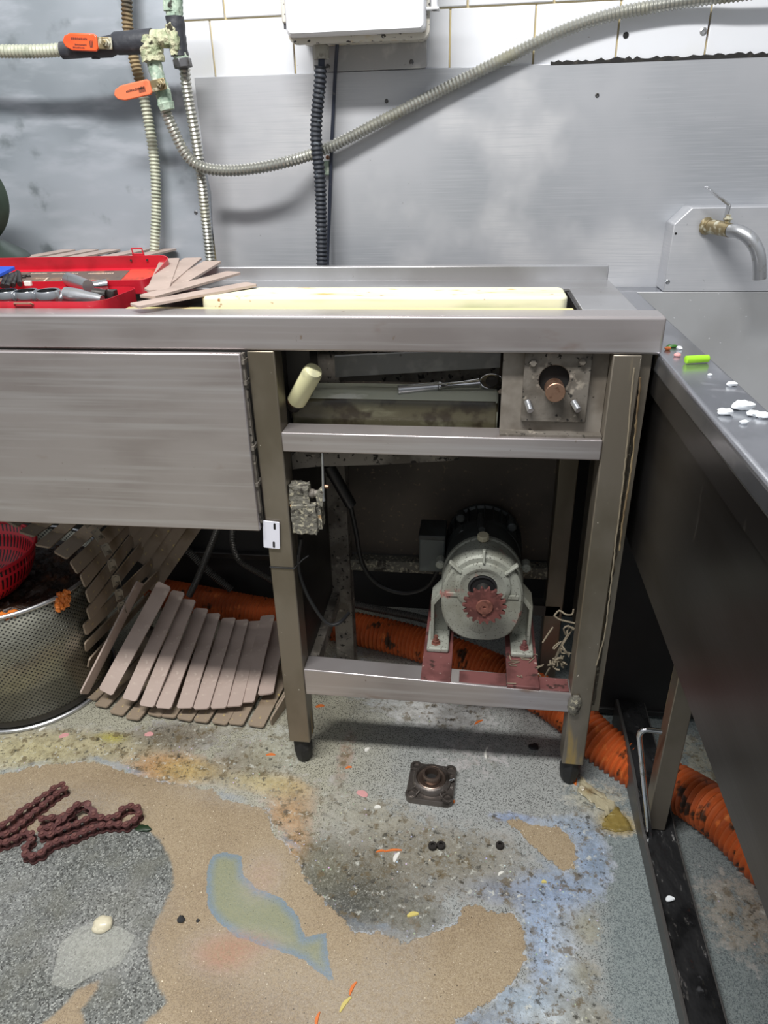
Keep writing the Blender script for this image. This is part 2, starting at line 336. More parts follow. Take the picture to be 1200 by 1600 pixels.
a_tan = np.maximum(np.maximum(sd_poly(fp(TAN), X, Y), sd_poly(fp(TAN2), X, Y)), sd_poly(fp(TAN3), X, Y))
a_ter = np.minimum(sd_poly(fp(TER), X, Y), -sd_poly(fp(TAN3), X, Y))
a_film = sd_poly(fp(FILM), X, Y)
a_pud = sd_poly(fp(PUD), X, Y)
#           px   py   rx   ry   colour            weight  layer(0 coarse grey area, 1 soft stain over everything)
STAIN = [(120, 1165, 170, 32, (178, 166, 124), .85), (20, 1180, 90, 30, (196, 186, 140), .7), (262, 1200, 66, 26, (190, 136, 76), .9), (300, 1205, 60, 22, (182, 158, 98), .8),
         (175, 1152, 26, 8, (176, 166, 50), .8), (270, 1150, 70, 22, (92, 78, 56), .8), (390, 1190, 60, 36, (120, 104, 76), .7), (330, 1130, 60, 26, (120, 104, 84), .55), (452, 1262, 44, 40, (184, 138, 80), .85),
         (440, 1230, 50, 20, (190, 160, 96), .7), (462, 1330, 26, 44, (196, 146, 82), .8), (400, 1225, 60, 16, (196, 178, 120), .7), (540, 1180, 16, 46, (150, 110, 60), .6),
         (360, 1110, 70, 30, (196, 196, 172), .6), (440, 1170, 60, 40, (190, 190, 164), .5), (565, 1398, 108, 66, (54, 55, 50), .97), (640, 1430, 60, 34, (84, 82, 58), .8), (500, 1350, 46, 50, (96, 94, 74), .8),
         (640, 1330, 120, 62, (122, 112, 84), .7), (760, 1350, 90, 60, (126, 120, 100), .6), (560, 1260, 90, 40, (158, 152, 124), .5), (690, 1112, 90, 26, (206, 206, 204), .9), (600, 1090, 60, 20, (176, 180, 178), .5),
         (560, 1030, 60, 40, (150, 156, 156), .4), (740, 1180, 70, 40, (190, 180, 178), .4),
         (800, 1278, 40, 10, (142, 162, 200), .8), (900, 1290, 60, 20, (150, 168, 190), .85), (925, 1345, 32, 50, (142, 162, 190), .95), (870, 1390, 60, 34, (144, 164, 194), .95), (800, 1395, 70, 22, (124, 138, 166), .6),
         (850, 1440, 40, 40, (148, 168, 198), .95), (855, 1500, 40, 50, (156, 174, 200), .95), (820, 1570, 60, 34, (158, 176, 194), .85), (760, 1600, 70, 24, (136, 148, 164), .8), (900, 1560, 40, 50, (150, 160, 162), .6), (880, 1480, 24, 60, (196, 208, 222), .5),
         (860, 1590, 50, 14, (206, 216, 222), .7), (930, 1600, 50, 40, (128, 120, 92), .6), (920, 1450, 30, 30, (140, 136, 104), .6), (915, 1520, 30, 24, (130, 122, 84), .6),
         (930, 1245, 60, 30, (172, 168, 140), .6), (965, 1288, 34, 18, (176, 150, 66), .9), (1170, 1430, 90, 80, (150, 138, 112), .6), (1110, 1190, 70, 60, (150, 146, 116), .6)]
SOFT = [(350, 1490, 60, 36, (168, 116, 88), .85), (400, 1470, 50, 20, (160, 108, 82), .6), (410, 1370, 34, 40, (170, 128, 102), .6), (100, 1260, 110, 34, (120, 112, 96), .35), (500, 1560, 150, 60, (150, 130, 102), .35),
        (380, 1240, 100, 20, (176, 160, 128), .4), (620, 1500, 50, 120, (140, 122, 96), .35), (190, 1410, 70, 34, (104, 102, 82), .55), (150, 1480, 80, 44, (158, 158, 148), .75), (0, 1420, 60, 100, (120, 124, 122), .3)]
def blobs(lst):
    cr = np.zeros(X.shape+(4,)); cr[..., :3] = .4
    for px, py, rx, ry, c, w in lst:
        c0 = ZP(px, py); ax = abs(ZP(px+rx, py).x-c0.x); ay = abs(ZP(px, py-ry).y-c0.y)
        g = np.exp(-(((X-c0.x)/ax)**2+((Y-c0.y)/ay)**2)**1.5)*w
        col = np.array(lin(c)[:3]); cr[..., :3] = cr[..., :3]*(1-g[..., None])+col*g[..., None]; cr[..., 3] = 1-(1-cr[..., 3])*(1-g)
    return cr
def hw(v): return v.reshape(-1)
me = bpy.data.meshes.new('floor'); ny, nx = X.shape
vs = np.stack([X, Y, np.zeros_like(X)], -1).reshape(-1, 3)
idx = np.arange(nx*ny).reshape(ny, nx)
fc = np.stack([idx[:-1, :-1], idx[:-1, 1:], idx[1:, 1:], idx[1:, :-1]], -1).reshape(-1, 4)
me.from_pydata(vs.tolist(), [], fc.tolist())
for nme, arr in (('tan', a_tan), ('ter', a_ter), ('film', a_film), ('pud', a_pud)):
    at = me.attributes.new(nme, 'FLOAT', 'POINT'); at.data.foreach_set('value', np.clip(hw(arr), -.3, .3).astype(np.float32))
for nme, l in (('stain', STAIN), ('soft', SOFT)):
    B = blobs(l).reshape(-1, 4).astype(np.float32)
    at = me.attributes.new(nme, 'FLOAT_VECTOR', 'POINT'); at.data.foreach_set('vector', B[:, :3].reshape(-1))
    at = me.attributes.new(nme+'_w', 'FLOAT', 'POINT'); at.data.foreach_set('value', B[:, 3].copy())
me.shade_smooth()
fl = bpy.data.objects.new('floor', me); COL.objects.link(fl); tag(fl, kind='structure')
m = bpy.data.materials.new('floor_coating'); m.use_nodes = True; n = m.node_tree; L = n.links; bs = n.nodes['Principled BSDF']; me.materials.append(m)
geo = n.nodes.new('ShaderNodeNewGeometry').outputs['Position']
def att(nm, out='Fac'):
    a = n.nodes.new('ShaderNodeAttribute'); a.attribute_name = nm; return a.outputs[out]
def noi(sc, det=4, rgh=.5, seed=0, dist=0):
    mp = n.nodes.new('ShaderNodeMapping'); L.new(geo, mp.inputs[0]); mp.inputs['Location'].default_value = (seed, seed*2.1, 0)
    t = n.nodes.new('ShaderNodeTexNoise'); t.inputs['Scale'].default_value = sc; t.inputs['Detail'].default_value = det; t.inputs['Roughness'].default_value = rgh; t.inputs['Distortion'].default_value = dist
    L.new(mp.outputs[0], t.inputs['Vector']); return t.outputs['Fac']
def vor(sc, feat='F1', out='Distance'):
    t = n.nodes.new('ShaderNodeTexVoronoi'); t.feature = feat; t.inputs['Scale'].default_value = sc; L.new(geo, t.inputs['Vector']); return t.outputs[out]
def mth(op, a, b=None, c=None):
    q = n.nodes.new('ShaderNodeMath'); q.operation = op
    for i, v in enumerate((a, b, c)):
        if v is None: continue
        if isinstance(v, (int, float)): q.inputs[i].default_value = v
        else: L.new(v, q.inputs[i])
    return q.outputs[0]
def stp(v, lo, hi, a=0., b=1.):
    r = n.nodes.new('ShaderNodeMapRange'); r.interpolation_type = 'SMOOTHSTEP'; L.new(v, r.inputs[0])
    for i, q in enumerate((lo, hi, a, b)): r.inputs[i+1].default_value = q
    return r.outputs[0]
def mx(f, a, b):
    q = n.nodes.new('ShaderNodeMix'); q.data_type = 'RGBA'
    if isinstance(f, (int, float)): q.inputs[0].default_value = f
    else: L.new(f, q.inputs[0])
    for i, v in ((6, a), (7, b)):
        if isinstance(v, tuple): q.inputs[i].default_value = lin(v) if len(v) == 3 else v
        else: L.new(v, q.inputs[i])
    return q.outputs[2]
fine = noi(520, 3, .6); mid = noi(120, 5, .6, 3); big = noi(14, 5, .6, 5); edge = noi(60, 6, .7, 8); huge = noi(5, 3, .5, 11)
def cells(sc):
    t = n.nodes.new('ShaderNodeTexVoronoi'); t.inputs['Scale'].default_value = sc; L.new(geo, t.inputs['Vector']); b = n.nodes.new('ShaderNodeRGBToBW'); L.new(t.outputs['Color'], b.inputs[0]); return b.outputs[0]
gran = cells(520); gran2 = cells(260)
gr = mth('ADD', mth('MULTIPLY', gran, .55), mth('MULTIPLY', fine, .45))
# grey granular coating, darker and greener where little worn
gran3 = cells(700)
spk = mth('ADD', mth('MULTIPLY', gran3, .6), mth('MULTIPLY', noi(260, 4, .6, 55), .4))
pale = mx(stp(spk, .32, .44), (66, 62, 52), (158, 155, 138)); pale = mx(stp(fine, .52, .68), pale, (186, 183, 166))
deep = mx(stp(spk, .28, .60), (88, 96, 98), (130, 138, 137)); deep = mx(stp(fine, .58, .72), deep, (150, 156, 154))
cool = mx(stp(spk, .31, .44), (74, 75, 73), (150, 152, 149)); cool = mx(stp(fine, .55, .70), cool, (178, 179, 176))
xyz = n.nodes.new('ShaderNodeSeparateXYZ'); L.new(geo, xyz.inputs[0])
warp = mth('MULTIPLY', mth('SUBTRACT', big, .5), .16)
grey = mx(stp(mth('ADD', xyz.outputs[0], warp), -.12, .12), pale, cool)
grey = mx(stp(mth('ADD', xyz.outputs[0], warp), .34, .42), grey, deep)
# stains: ragged edged, granules showing through
nn_ = mth('ADD', mth('MULTIPLY', noi(34, 7, .68, 21), .65), mth('MULTIPLY', mid, .35))
sw = stp(mth('ADD', att('stain_w'), mth('MULTIPLY', mth('SUBTRACT', nn_, .5), 3.0)), .26, .60)
sw = mth('MULTIPLY', sw, stp(att('stain_w'), .04, .22)); sw = mth('MULTIPLY', sw, stp(gr, .30, .50, .55, .92))
stc = n.nodes.new('ShaderNodeMix'); stc.data_type = 'RGBA'; stc.blend_type = 'MULTIPLY'; stc.inputs[0].default_value = .7
L.new(att('stain', 'Vector'), stc.inputs[6]); L.new(mx(stp(nn_, .36, .62), (176, 170, 160), (255, 255, 255)), stc.inputs[7])
grey = mx(sw, grey, stc.outputs[2])
# brown and dark grime broken up over the soiled area
sl = stp(att('stain_w'), .2, .7)
grey = mx(mth('MULTIPLY', sl, stp(noi(46, 7, .7, 51), .53, .60, 0, .75)), grey, (96, 82, 56))
grey = mx(mth('MULTIPLY', sl, stp(noi(70, 6, .7, 61), .56, .63, 0, .8)), grey, (50, 48, 42))
grey = mx(mth('MULTIPLY', sl, stp(noi(60, 6, .7, 71), .58, .66, 0, .7)), grey, (196, 196, 186))
flk = stp(vor(110), .17, .12); flc = n.nodes.new('ShaderNodeTexVoronoi'); flc.inputs['Scale'].default_value = 110; L.new(geo, flc.inputs['Vector'])
hs = n.nodes.new('ShaderNodeHueSaturation'); hs.inputs['Saturation'].default_value = .4; hs.inputs['Value'].default_value = .7; L.new(flc.outputs['Color'], hs.inputs['Color'])
grey = mx(mth('MULTIPLY', flk, mth('MULTIPLY', sl, stp(noi(22, 3, .5, 31), .48, .60))), grey, hs.outputs[0])
grey = mx(stp(mth('ADD', vor(160), mth('MULTIPLY', big, .1)), .13, .10), grey, (40, 36, 32))
# tan worn screed
tan = mx(stp(spk, .30, .62), (138, 121, 97), (160, 143, 117)); tan = mx(stp(fine, .50, .75), tan, (176, 160, 134))
tan = mx(stp(huge, .4, .65), tan, mx(stp(spk, .34, .62), (126, 109, 87), (150, 132, 106)))
tan = mx(stp(vor(210), .11, .07), tan, (66, 52, 40)); tan = mx(stp(vor(75), .085, .055), tan, (52, 42, 36)); tan = mx(stp(noi(300, 2, .5, 40), .68, .74), tan, (226, 214, 190))
# exposed aggregate
agg = mx(stp(gran2, .2, .8), (84, 86, 83), (116, 118, 114)); agg = mx(stp(gran, .70, .82), agg, (156, 158, 152)); agg = mx(stp(gran, .28, .20), agg, (54, 54, 51))
agg = mx(stp(big, .45, .7, 0, .7), agg, mx(stp(fine, .3, .7), (84, 84, 76), (120, 120, 110)))
# peeled film in the tan area
fd = att('film'); film = mx(stp(mth('ADD', fd, mth('MULTIPLY', mth('SUBTRACT', edge, .5), .012)), .001, .018), (116, 132, 146), (138, 139, 112)); film = mx(stp(gr, .40, .60, 0, .45), film, (120, 126, 108))
film = mx(stp(vor(150), .11, .07), film, (60, 56, 46))
wob = mth('MULTIPLY', mth('SUBTRACT', edge, .5), .034)
tmask = stp(mth('ADD', att('tan'), wob), -.0008, .0012)
wob2 = mth('MULTIPLY', mth('SUBTRACT', edge, .5), .016)
rmask = stp(mth('ADD', att('ter'), wob2), -.004, .004); fmask = stp(mth('ADD', fd, mth('MULTIPLY', wob2, .8)), -.0008, .0012)
c = mx(tmask, grey, tan); c = mx(rmask, c, agg); c = mx(fmask, c, film)
# torn pale lip where the coating ends
tw = mth('ADD', att('tan'), wob); lip = mth('MULTIPLY', stp(mth('ABSOLUTE', mth('ADD', tw, .0012)), .0016, .0005), stp(noi(30, 3, .5, 77), .48, .56))
c = mx(mth('MULTIPLY', lip, .6), c, (186, 190, 196))
blu = stp(mth('ABSOLUTE', mth('ADD', tw, .008)), .010, .002); blu = mth('MULTIPLY', blu, stp(noi(7, 2, .5, 90), .5, .6)); c = mx(mth('MULTIPLY', blu, .45), c, (136, 150, 166))
sf = mth('MULTIPLY', att('soft_w'), stp(mid, .35, .6, .5, 1.)); sf = mth('MULTIPLY', sf, stp(gr, .30, .55, .4, .9))
c = mx(sf, c, att('soft', 'Vector'))
L.new(c, bs.inputs['Base Color'])
pm = stp(att('pud'), -.003, .004)
rg = stp(mid, .35, .65, .28, .55); rg = mth('MULTIPLY', rg, stp(pm, 0, 1, 1, .4)); L.new(rg, bs.inputs['Roughness'])
bp = n.nodes.new('ShaderNodeBump'); bp.inputs['Distance'].default_value = .003; bp.inputs['Strength'].default_value = .55
hh = mth('ADD', mth('MULTIPLY', gr, .5), mth('MULTIPLY', mth('SUBTRACT', 1, tmask), .9)); hh = mth('ADD', hh, mth('MULTIPLY', mid, .5))
L.new(mth('MULTIPLY', hh, stp(pm, 0, 1, 1, .25)), bp.inputs['Height']); L.new(bp.outputs[0], bs.inputs['Normal'])

# ---- back wall: grout bed, glazed tiles, two steel sheets
m = MB().box(-3, 3, WY+.006, WY+.12, 0, 2.6); wb = m.build('wall_back', M['grout']); tag(wb, kind='structure')
m = MB()
zt = 1.185; xj = [YP(x, 60, WY).x for x in (330, 458, 703, 835, 965, 1105)]
xj = [xj[0]-.168] + xj[:1] + [xj[1]] + [xj[1]+ (xj[2]-xj[1])*.52] + xj[2:] + [xj[-1]+.168*k for k in range(1, 9)]
rowz = [1.02, YP(760, 9, WY).z, YP(760, 9, WY).z+.17, YP(760, 9, WY).z+.34, YP(760, 9, WY).z+.51, YP(760, 9, WY).z+.68, YP(760, 9, WY).z+.85]
for j in range(6):
    sh = 0 if j < 1 else .03
    for a, b in zip(xj, xj[1:]):
        m.box(a+.0016+sh, b-.0016+sh, WY, WY+.008, rowz[j]+.0016, rowz[j+1]-.0016)
o = m.build('tile', M['tile'], wb, bevel=.0012); o['label'] = 'white glazed wall tiles'
m = MB()
pts = []
x = YP(860, 100, WY).x; x1 = 1.9; N = 240
for k in range(N+1): pts.append((x+(x1-x)*k/N, WY-.004, 1.1845+random.uniform(.000, .0055)))
for k in range(N, -1, -1): pts.append((x+(x1-x)*k/N, WY-.004, 1.1805))
m.prism(pts, (0, .006, 0)); m.build('caulk', M['caulk'], wb)
m = MB().box(YP(304, 120, WY).x, 1.9, WY-.0035, WY+.002, .0, 1.183)
t1 = m.build('trim_1', M['wall_steel'], bevel=.001); tag(t1, 'large brushed steel sheet covering the wall below the white tiles', 'wall sheet', kind='structure')
xl = YP(300, 0, WY).x
m = MB().prism([(-3, WY-.0055, 0), (YP(335, 410, WY).x, WY-.0055, 0), (YP(335, 410, WY).x, WY-.0055, .85), (YP(330, 300, WY).x, WY-.0055, YP(330, 300, WY).z), (YP(300, 130, WY).x-.01, WY-.0055, 1.184), (xl-.03, WY-.0055, 1.186), (xl-.03, WY-.0055, 1.9), (-3, WY-.0055, 1.9)], (0, .006, 0))
t2 = m.build('trim_2', M['wall_steel_blue']); tag(t2, 'bluish steel sheet on the wall at the left, taller than its neighbour', 'wall sheet', kind='structure')
t3 = MB().box(-3, 3, WY-.009, WY-.0057, 0, .74).build('shade_board', M['shade_dark']); tag(t3, 'added dark board standing in for shade on the lower wall behind the tables', 'shade board', kind='structure')  # dark board added where the lower wall only lies in shade
for px, py in ((604, 158), (933, 149)): screw(YP(px, py, WY-.0035), (0, -1, 0), .0036).build('screw', M['nut_steel'], t1)
for px, py in ((306, 332),): screw(YP(px, py, WY-.0055), (0, -1, 0), .0036).build('screw', M['nut_steel'], t2)
MB().lathe([(.0001, 0), (.005, 0), (.005, -.004), (.0001, -.004)], YP(978, 55, WY-.0008), (0, -1, 0), 14).build('drill_hole', M['dark_hole'], wb)
screw(YP(1099, 49, WY), (0, -1, 0), .006).build('screw', M['satin_chrome'], wb)

# ================================================================== CONVEYOR TABLE
T = .85; ZA = .8006
tb = thing('conveyor_table', 'long stainless steel conveyor work table with open motor bay', 'table', (0, .15, 0))
MB().box(-.95, .4136, 0, .05, ZA, T).build('front_apron', M['steel'], tb, bevel=.004, seg=3)
MB().box(-.95, .386, .225, .307, .842, .8495).box(.313, .386, .05, .2249, .842, .8495).build('table_top', M['steel_h'], tb, bevel=.001)
MB().box(-.95, -.36, .05, .225, .812, .818).box(-.36, -.355, .05, .225, .79, .818).build('recessed_tray', M['steel_h'], tb)
MB().box(-.95, .385, .307, .325, .80, .8725).build('backsplash', M['steel_h'], tb, bevel=.002)
m = MB()
for x in (-.3, -.12, .06, .24): m.box(x, x+.02, .05, .225, .815, .829)
m.box(-.36, .313, .219, .225, .80, .845).box(.309, .313, .05, .225, .80, .845)
m.build('cross_bar', M['dark_steel'], tb)
MB().prism([(-.95, -.014, .512), (-.1568, -.014, .518), (-.1568, -.014, .7995), (-.95, -.014, .7995)], (0, .013, 0)).build('cover_panel', M['steel'], tb, bevel=.002)
m = MB().box(-.1575, -.1535, -.008, .0, .53, .799)
for z in (.79, .76, .66, .6): m.box(-.156, -.152, -.012, .012, z-.006, z)
m.build('hinge', M['grime_steel'], tb)
# legs
LX = (-.151, -.111); RX = (.352, .3895)
def leg(x0, x1, y0, y1, z0, z1, mt='leg_steel', name='leg'):
    o = MB().box(x0, x1, y0, y1, z0, z1).build(name, M[mt], tb, bevel=.002); return o
lf = leg(*LX, 0, .04, .060, ZA)
MB().box(LX[0]-.0006, LX[1]+.0006, -.0006, .0406, .443, .4455).build('seam', M['dark_hole'], lf)
rf = leg(*RX, 0, .04, .058, ZA)
for (a, b), l in ((LX, lf), (RX, rf)):
    cx = (a+b)/2
    f = MB().lathe([(.010, 0), (.0150, .006), (.0185, .026), (.0185, .042), (.0170, .045), (.0170, .062)], (cx, .02, 0), n=8).build('foot', M['black_rubber'], l, bevel=.001)
MB().box(RX[1]+.0003, .4055, .012, .30, .176, ZA).build('end_panel', M['leg_steel'], tb, bevel=.001)
m = MB(); zz_ = [.19+.56*k/60 for k in range(61)]; rg_ = []
for k, z in enumerate(zz_):
    w_ = .0034*min(1, (60-k)/12+.25)*random.uniform(.75, 1.2); x_ = .3935+random.uniform(-.0006, .0006); rg_.append([(x_-w_, .0122, z), (x_-w_*.7, .0098, z), (x_+w_*.7, .0098+random.uniform(0, .001), z), (x_+w_, .0122, z)])
m.loft(rg_); m.build('grime_line', M['grime_dark'], tb)
m = MB(); pts = smooth([Vector(YP(a, b, -.0004)) for a, b in ((991, 575), (985, 640), (975, 740), (964, 830), (955, 910), (945, 990), (932, 1040))], .006)
m.tube([p+Vector((random.uniform(-.0006, .0006), 0, 0)) for p in pts], .0012, 6).build('drip', M['string'], rf)
m = MB(); pts = smooth([Vector(YP(a, b, -.0004)) for a, b in ((1001, 590), (996, 640), (985, 740), (975, 800), (968, 860))], .006)
m.tube([p+Vector((random.uniform(-.0006, .0006), 0, 0)) for p in pts], [random.uniform(.0008, .0018) for _ in pts], 6).build('drip', M['flex_rust'], rf)
leg(-.112, -.072, .27, .306, 0, .842, 'grime_steel'); leg(.33, .366, .27, .306, 0, .842, 'leg_steel')
leg(-.9, -.86, 0, .04, 0, ZA); leg(-.9, -.86, .27, .306, 0, .842)
MB().box(-.072, .33, .278, .304, .272, .298).build('rear_rail', M['crust'], tb, bevel=.002)
MB().box(-.112, .366, .307, .310, .30, .80).build('back_panel', M['back_sheet'], tb)
MB().box(-.1145, -.1115, .041, .27, .225, .80).build('partition_panel', M['dark_steel'], tb)
MB().box(-.128, -.096, .0402, .27, .190, .222).build('side_rail', M['grime_steel'], tb, bevel=.002)
MB().hexa([(-.1108, 0, .178), (.356, 0, .1795), (.356, .04, .1795), (-.1108, .04, .178), (-.1108, 0, .235), (.356, 0, .220), (.356, .04, .220), (-.1108, .04, .235)]).build('lower_rail', M['steel'], tb, bevel=.002)
MB().box(.12, .36, .27, .30, .190, .214).build('rear_cross_bar', M['dark_steel'], tb)
m = MB(); m.ball((.360, -.002, .198), .012, .006, .024, 14, .12); m.build('weld_blob', M['crust'], tb)
MB().box(-.1108, .352, -.003, .040, .6495, .6805).build('upper_rail', M['steel'], tb, bevel=.002)
MB().box(-.1108, .352, .040, .268, .655, .6615).build('shelf', M['dark_steel'], tb)
MB().prism([YP(450, 700, .045), YP(718, 700, .045), YP(718, 719, .045), YP(600, 726, .045), YP(497, 729, .045), YP(450, 734, .045)], (0, .003, 0)).build('stiffener', M['grime_steel'], tb)
# inner sheets seen through the slot
MB().box(-.06, .21, .20, .203, .7, .80).build('inner_sheet', M['grime_steel'], tb)
MB().prism([(-.06, .17, .715), (.21, .17, .735), (.21, .17, .765), (-.06, .17, .75)], (0, .01, 0)).build('inner_sheet', M['plate_grey'], tb)
MB().box(-.111, -.075, .06, .064, .68, .80).build('inner_sheet', M['dark_steel'], tb)
# bearing plate with round hole, frame, shaft and studs
bx0, bx1, bz0, bz1 = .209, .3515, .683, .800; hc = YP(866, 594, .014); hx, hz, hr = hc.x, hc.z, .021
m = MB()
def plate_hole(m, x0, x1, z0, z1, y0, y1, cx, cz, r, n=32):
    def sq(a):
        c, s = math.cos(a), math.sin(a); k = 1e9
        if c > 1e-9: k = min(k, (x1-cx)/c)
        if c < -1e-9: k = min(k, (x0-cx)/c)
        if s > 1e-9: k = min(k, (z1-cz)/s)
        if s < -1e-9: k = min(k, (z0-cz)/s)
        return (cx+c*k, cz+s*k)
    cs = [math.atan2(z-cz, x-cx) for x in (x0, x1) for z in (z0, z1)]
    an = sorted([2*math.pi*k/n-math.pi for k in range(n)]+cs); n = len(an); v = []
    for y in (y0, y1):
        for a in an: v.append((cx+r*math.cos(a), y, cz+r*math.sin(a)))
        for a in an: q = sq(a); v.append((q[0], y, q[1]))
    f = []
    for k in range(n):
        j = (k+1) % n; f += [(k, j, n+j, n+k), (2*n+j, 2*n+k, 3*n+k, 3*n+j), (j, k, 2*n+k, 2*n+j), (n+k, n+j, 3*n+j, 3*n+k)]
    m.add(v, f)
plate_hole(m, bx0, bx1, bz0, bz1, .022, .027, hx, hz, hr)
bp_ = m.build('bearing_plate', M['plate_brown'], tb)
m = MB(); plate_hole(m, .238, .328, .700, .7995, .0135, .0222, hx, hz, hr); m.build('bearing_housing', M['grime_steel'], bp_, bevel=.003)
MB().lathe([(hr, 0), (hr+.001, 0), (hr+.001, .06), (.0001, .06), (.0001, .0599), (hr, .0599)], (hx, .022, hz), (0, 1, 0), 32).build('bore', M['dark_hole'], bp_)
sc = YP(868, 614, -.004); MB().lathe([(.0001, .0), (.0125, .0), (.0134, .001), (.0134, .075)], (sc.x, -.004, sc.z), (0, 1, 0), 32).build('shaft', M['copper'], bp_)
for px, py, qx, qy in ((829, 642, 824, 627), (904, 641, 896, 628)):
    a = YP(px, py, .0); b = YP(qx, qy, .014); m = MB(); pts = [a.lerp(b, k/24) for k in range(25)]
    m.tube(pts, [.0045+.0005*(k % 2) for k in range(25)], 14).build('stud', M['satin_chrome'], bp_)
for px, py in ((833, 567), (910, 565)): MB().lathe([(.0055, 0), (.0055, .004), (.004, .0055)], YP(px, py, .0135), (0, -1, 0), 6).build('bolt', M['grime_steel'], bp_)
MB().box(.209, .3515, .004, .022, .6806, .684).build('ledge', M['grime_steel'], bp_)
# red-rusted strip of old rail under motor base handled with the motor base below

# plastic slide boards in the table opening
m = MB(); a = .074
prof = [(x, y) for x, y in rrect(-.24, .296, .076, .158, .012)]
m.prism([(x, y, .829) for x, y in prof], (0, 0, .033))
tag(m.build('slide_board', M['plastic_cream'], bevel=.004, seg=3), 'cream plastic slide board in the table opening, the rear and wider one', 'slide board')
m = MB().box(-.35, .303, .0515, .0675, .829, .8485)
tag(m.build('slide_board', M['plastic_yellow'], bevel=.002), 'narrow yellowed plastic strip board just behind the front apron', 'slide board')
m = MB().prism([(-.108, .055, .6617), (-.108, .150, .6617), (-.108, .150, .7120), (-.108, .072, .7245), (-.108, .056, .714), (-.108, .052, .700)], (.315, 0, 0))
gb = m.build('slide_board', [M['plastic_green'], M['algae_shade']], bevel=.004, seg=3)
for p in gb.data.polygons:
    if p.normal.y < -.8 or p.normal.z < 0: p.material_index = 1  # front and underside darker: shade put into the colour along with the mould
tag(gb, 'thick dirty greenish plastic board lying in the slot under the apron', 'slide board')

# white idler roller
rl = thing('idler_roller', 'cream plastic idler roller slanting in the slot beside the left leg', 'roller', YP(462, 622, .03))
A = YP(463, 627, .050); B = YP(491, 577, .018); d = (B-A).normalized()
Ln = (B-A).length
MB().lathe([(.0001, 0), (.0125, 0), (.0148, .003), (.0148, Ln-.008), (.0125, Ln-.002), (.008, Ln), (.0001, Ln)], A, d, 28).build('sleeve', M['roller'], rl)
MB().lathe([(.006, -.022), (.006, -.016), (.011, -.014), (.011, -.004), (.0135, -.003), (.0135, .001)], A, d, 18).build('axle', M['black_metal'], rl)

# ratchet wrench on the green board
rw = thing('ratchet_wrench', 'chrome ratchet wrench lying across the slot under the apron', 'wrench', YP(622, 628, .062))
A = Vector((YP(622, 628, .066).x, .066, .7275)); Bv = YP(752, 598, .100)
dv = (Bv-A); 
def pt(t): return A+dv*t
m = MB(); pts = [pt(k/40*.47) for k in range(41)]; m.tube(pts, [.0068+.0003*(k % 2) if 2 < k < 38 else .0072 for k in range(41)], 16); m.build('grip', M['satin_chrome'], rw)
MB().tube([pt(.47), pt(.49), pt(.5), pt(.53), pt(.75), pt(.97)], [.0055, .0075, .0075, .0050, .0048, .0075], 14).build('neck', M['chrome'], rw)
hc = YP(768, 598, .104); 
nrm = Vector((0, -.8, .6)).normalized(); u = dv.normalized(); w = nrm.cross(u).normalized()
ring = [hc+u*(.019*math.cos(R(k*15)))+w*(.0135*math.sin(R(k*15))) for k in range(24)]
MB().prism([p-nrm*.006 for p in ring], nrm*.012).build('head', M['chrome'], rw, bevel=.002)
MB().lathe([(.009, 0), (.009, .002), (.0001, .002)], hc+nrm*.006, nrm, 20).box(-.004, .004, -.0008, .0008, 0, .005, 0, Matrix.Translation(hc+nrm*.006)).build('selector', M['tool_dark'], rw)
m = MB(); m.ball(YP(612, 612, .10)+Vector((0, 0, .0)), .009, .005, .004, 10, .2); tag(m.build('food_scrap', M['pink_food']), 'small pinkish food scrap on the greenish board in the slot', 'food scrap')

# ================================================================== LIMIT SWITCH, PLATE, CABLES
ls = thing('limit_switch', 'grime-crusted limit switch hanging beside the left table leg', 'switch', (-.09, .015, .51))
def crusty(m, j=.0012):
    return m
def noisy_box(x0, x1, y0, y1, z0, z1, n=7, j=.0012):
    m = MB(); b = bmesh.new(); bmesh.ops.create_cube(b, size=1); bmesh.ops.subdivide_edges(b, edges=b.edges[:], cuts=n, use_grid_fill=True)
    for v in b.verts:
        v.co = Vector((x0+(v.co.x+.5)*(x1-x0), y0+(v.co.y+.5)*(y1-y0), z0+(v.co.z+.5)*(z1-z0)))+Vector([random.uniform(-j, j) for _ in range(3)])
    b.verts.index_update(); m.add([v.co.copy() for v in b.verts], [tuple(v.index for v in f.verts) for f in b.faces]); b.free(); return m
noisy_box(-.1085, -.068, .002, .034, .507, .5585).build('switch_body', M['crust'], ls, bevel=.001)
noisy_box(-.068, -.061, .006, .030, .516, .553, 4).build('cover_ridge', M['crust'], ls)
noisy_box(-.1095, -.079, .006, .030, .5585, .588, 5, .002).build('switch_head', M['crust'], ls, bevel=.004)
MB().lathe([(.0075, 0), (.0075, .007), (.0060, .009), (.0060, .016)], (-.080, .016, .573), (1, 0, 0), 18).build('spindle', M['grime_steel'], ls)
MB().prism([(-.066, .003, .562), (-.056, -.001, .5565), (-.053, -.001, .585), (-.058, .003, .588), (-.067, .003, .578)], (0, .014, 0)).build('arm_clamp', M['crust'], ls, bevel=.001)
a = YP(504, 714, .002); b_ = YP(506, 785, .002)
MB().tube([Vector((a.x, .002, .648)), Vector((b_.x, .002, b_.z+.01)), Vector((b_.x, .002, b_.z+.003))], [.0018, .0022, .0028], 10).build('lever_rod', M['satin_chrome'], ls)
MB().lathe([(.003, 0), (.003, .006)], YP(508, 760, .0), (1, -.2, 0), 12).build('pin', M['copper'], ls)
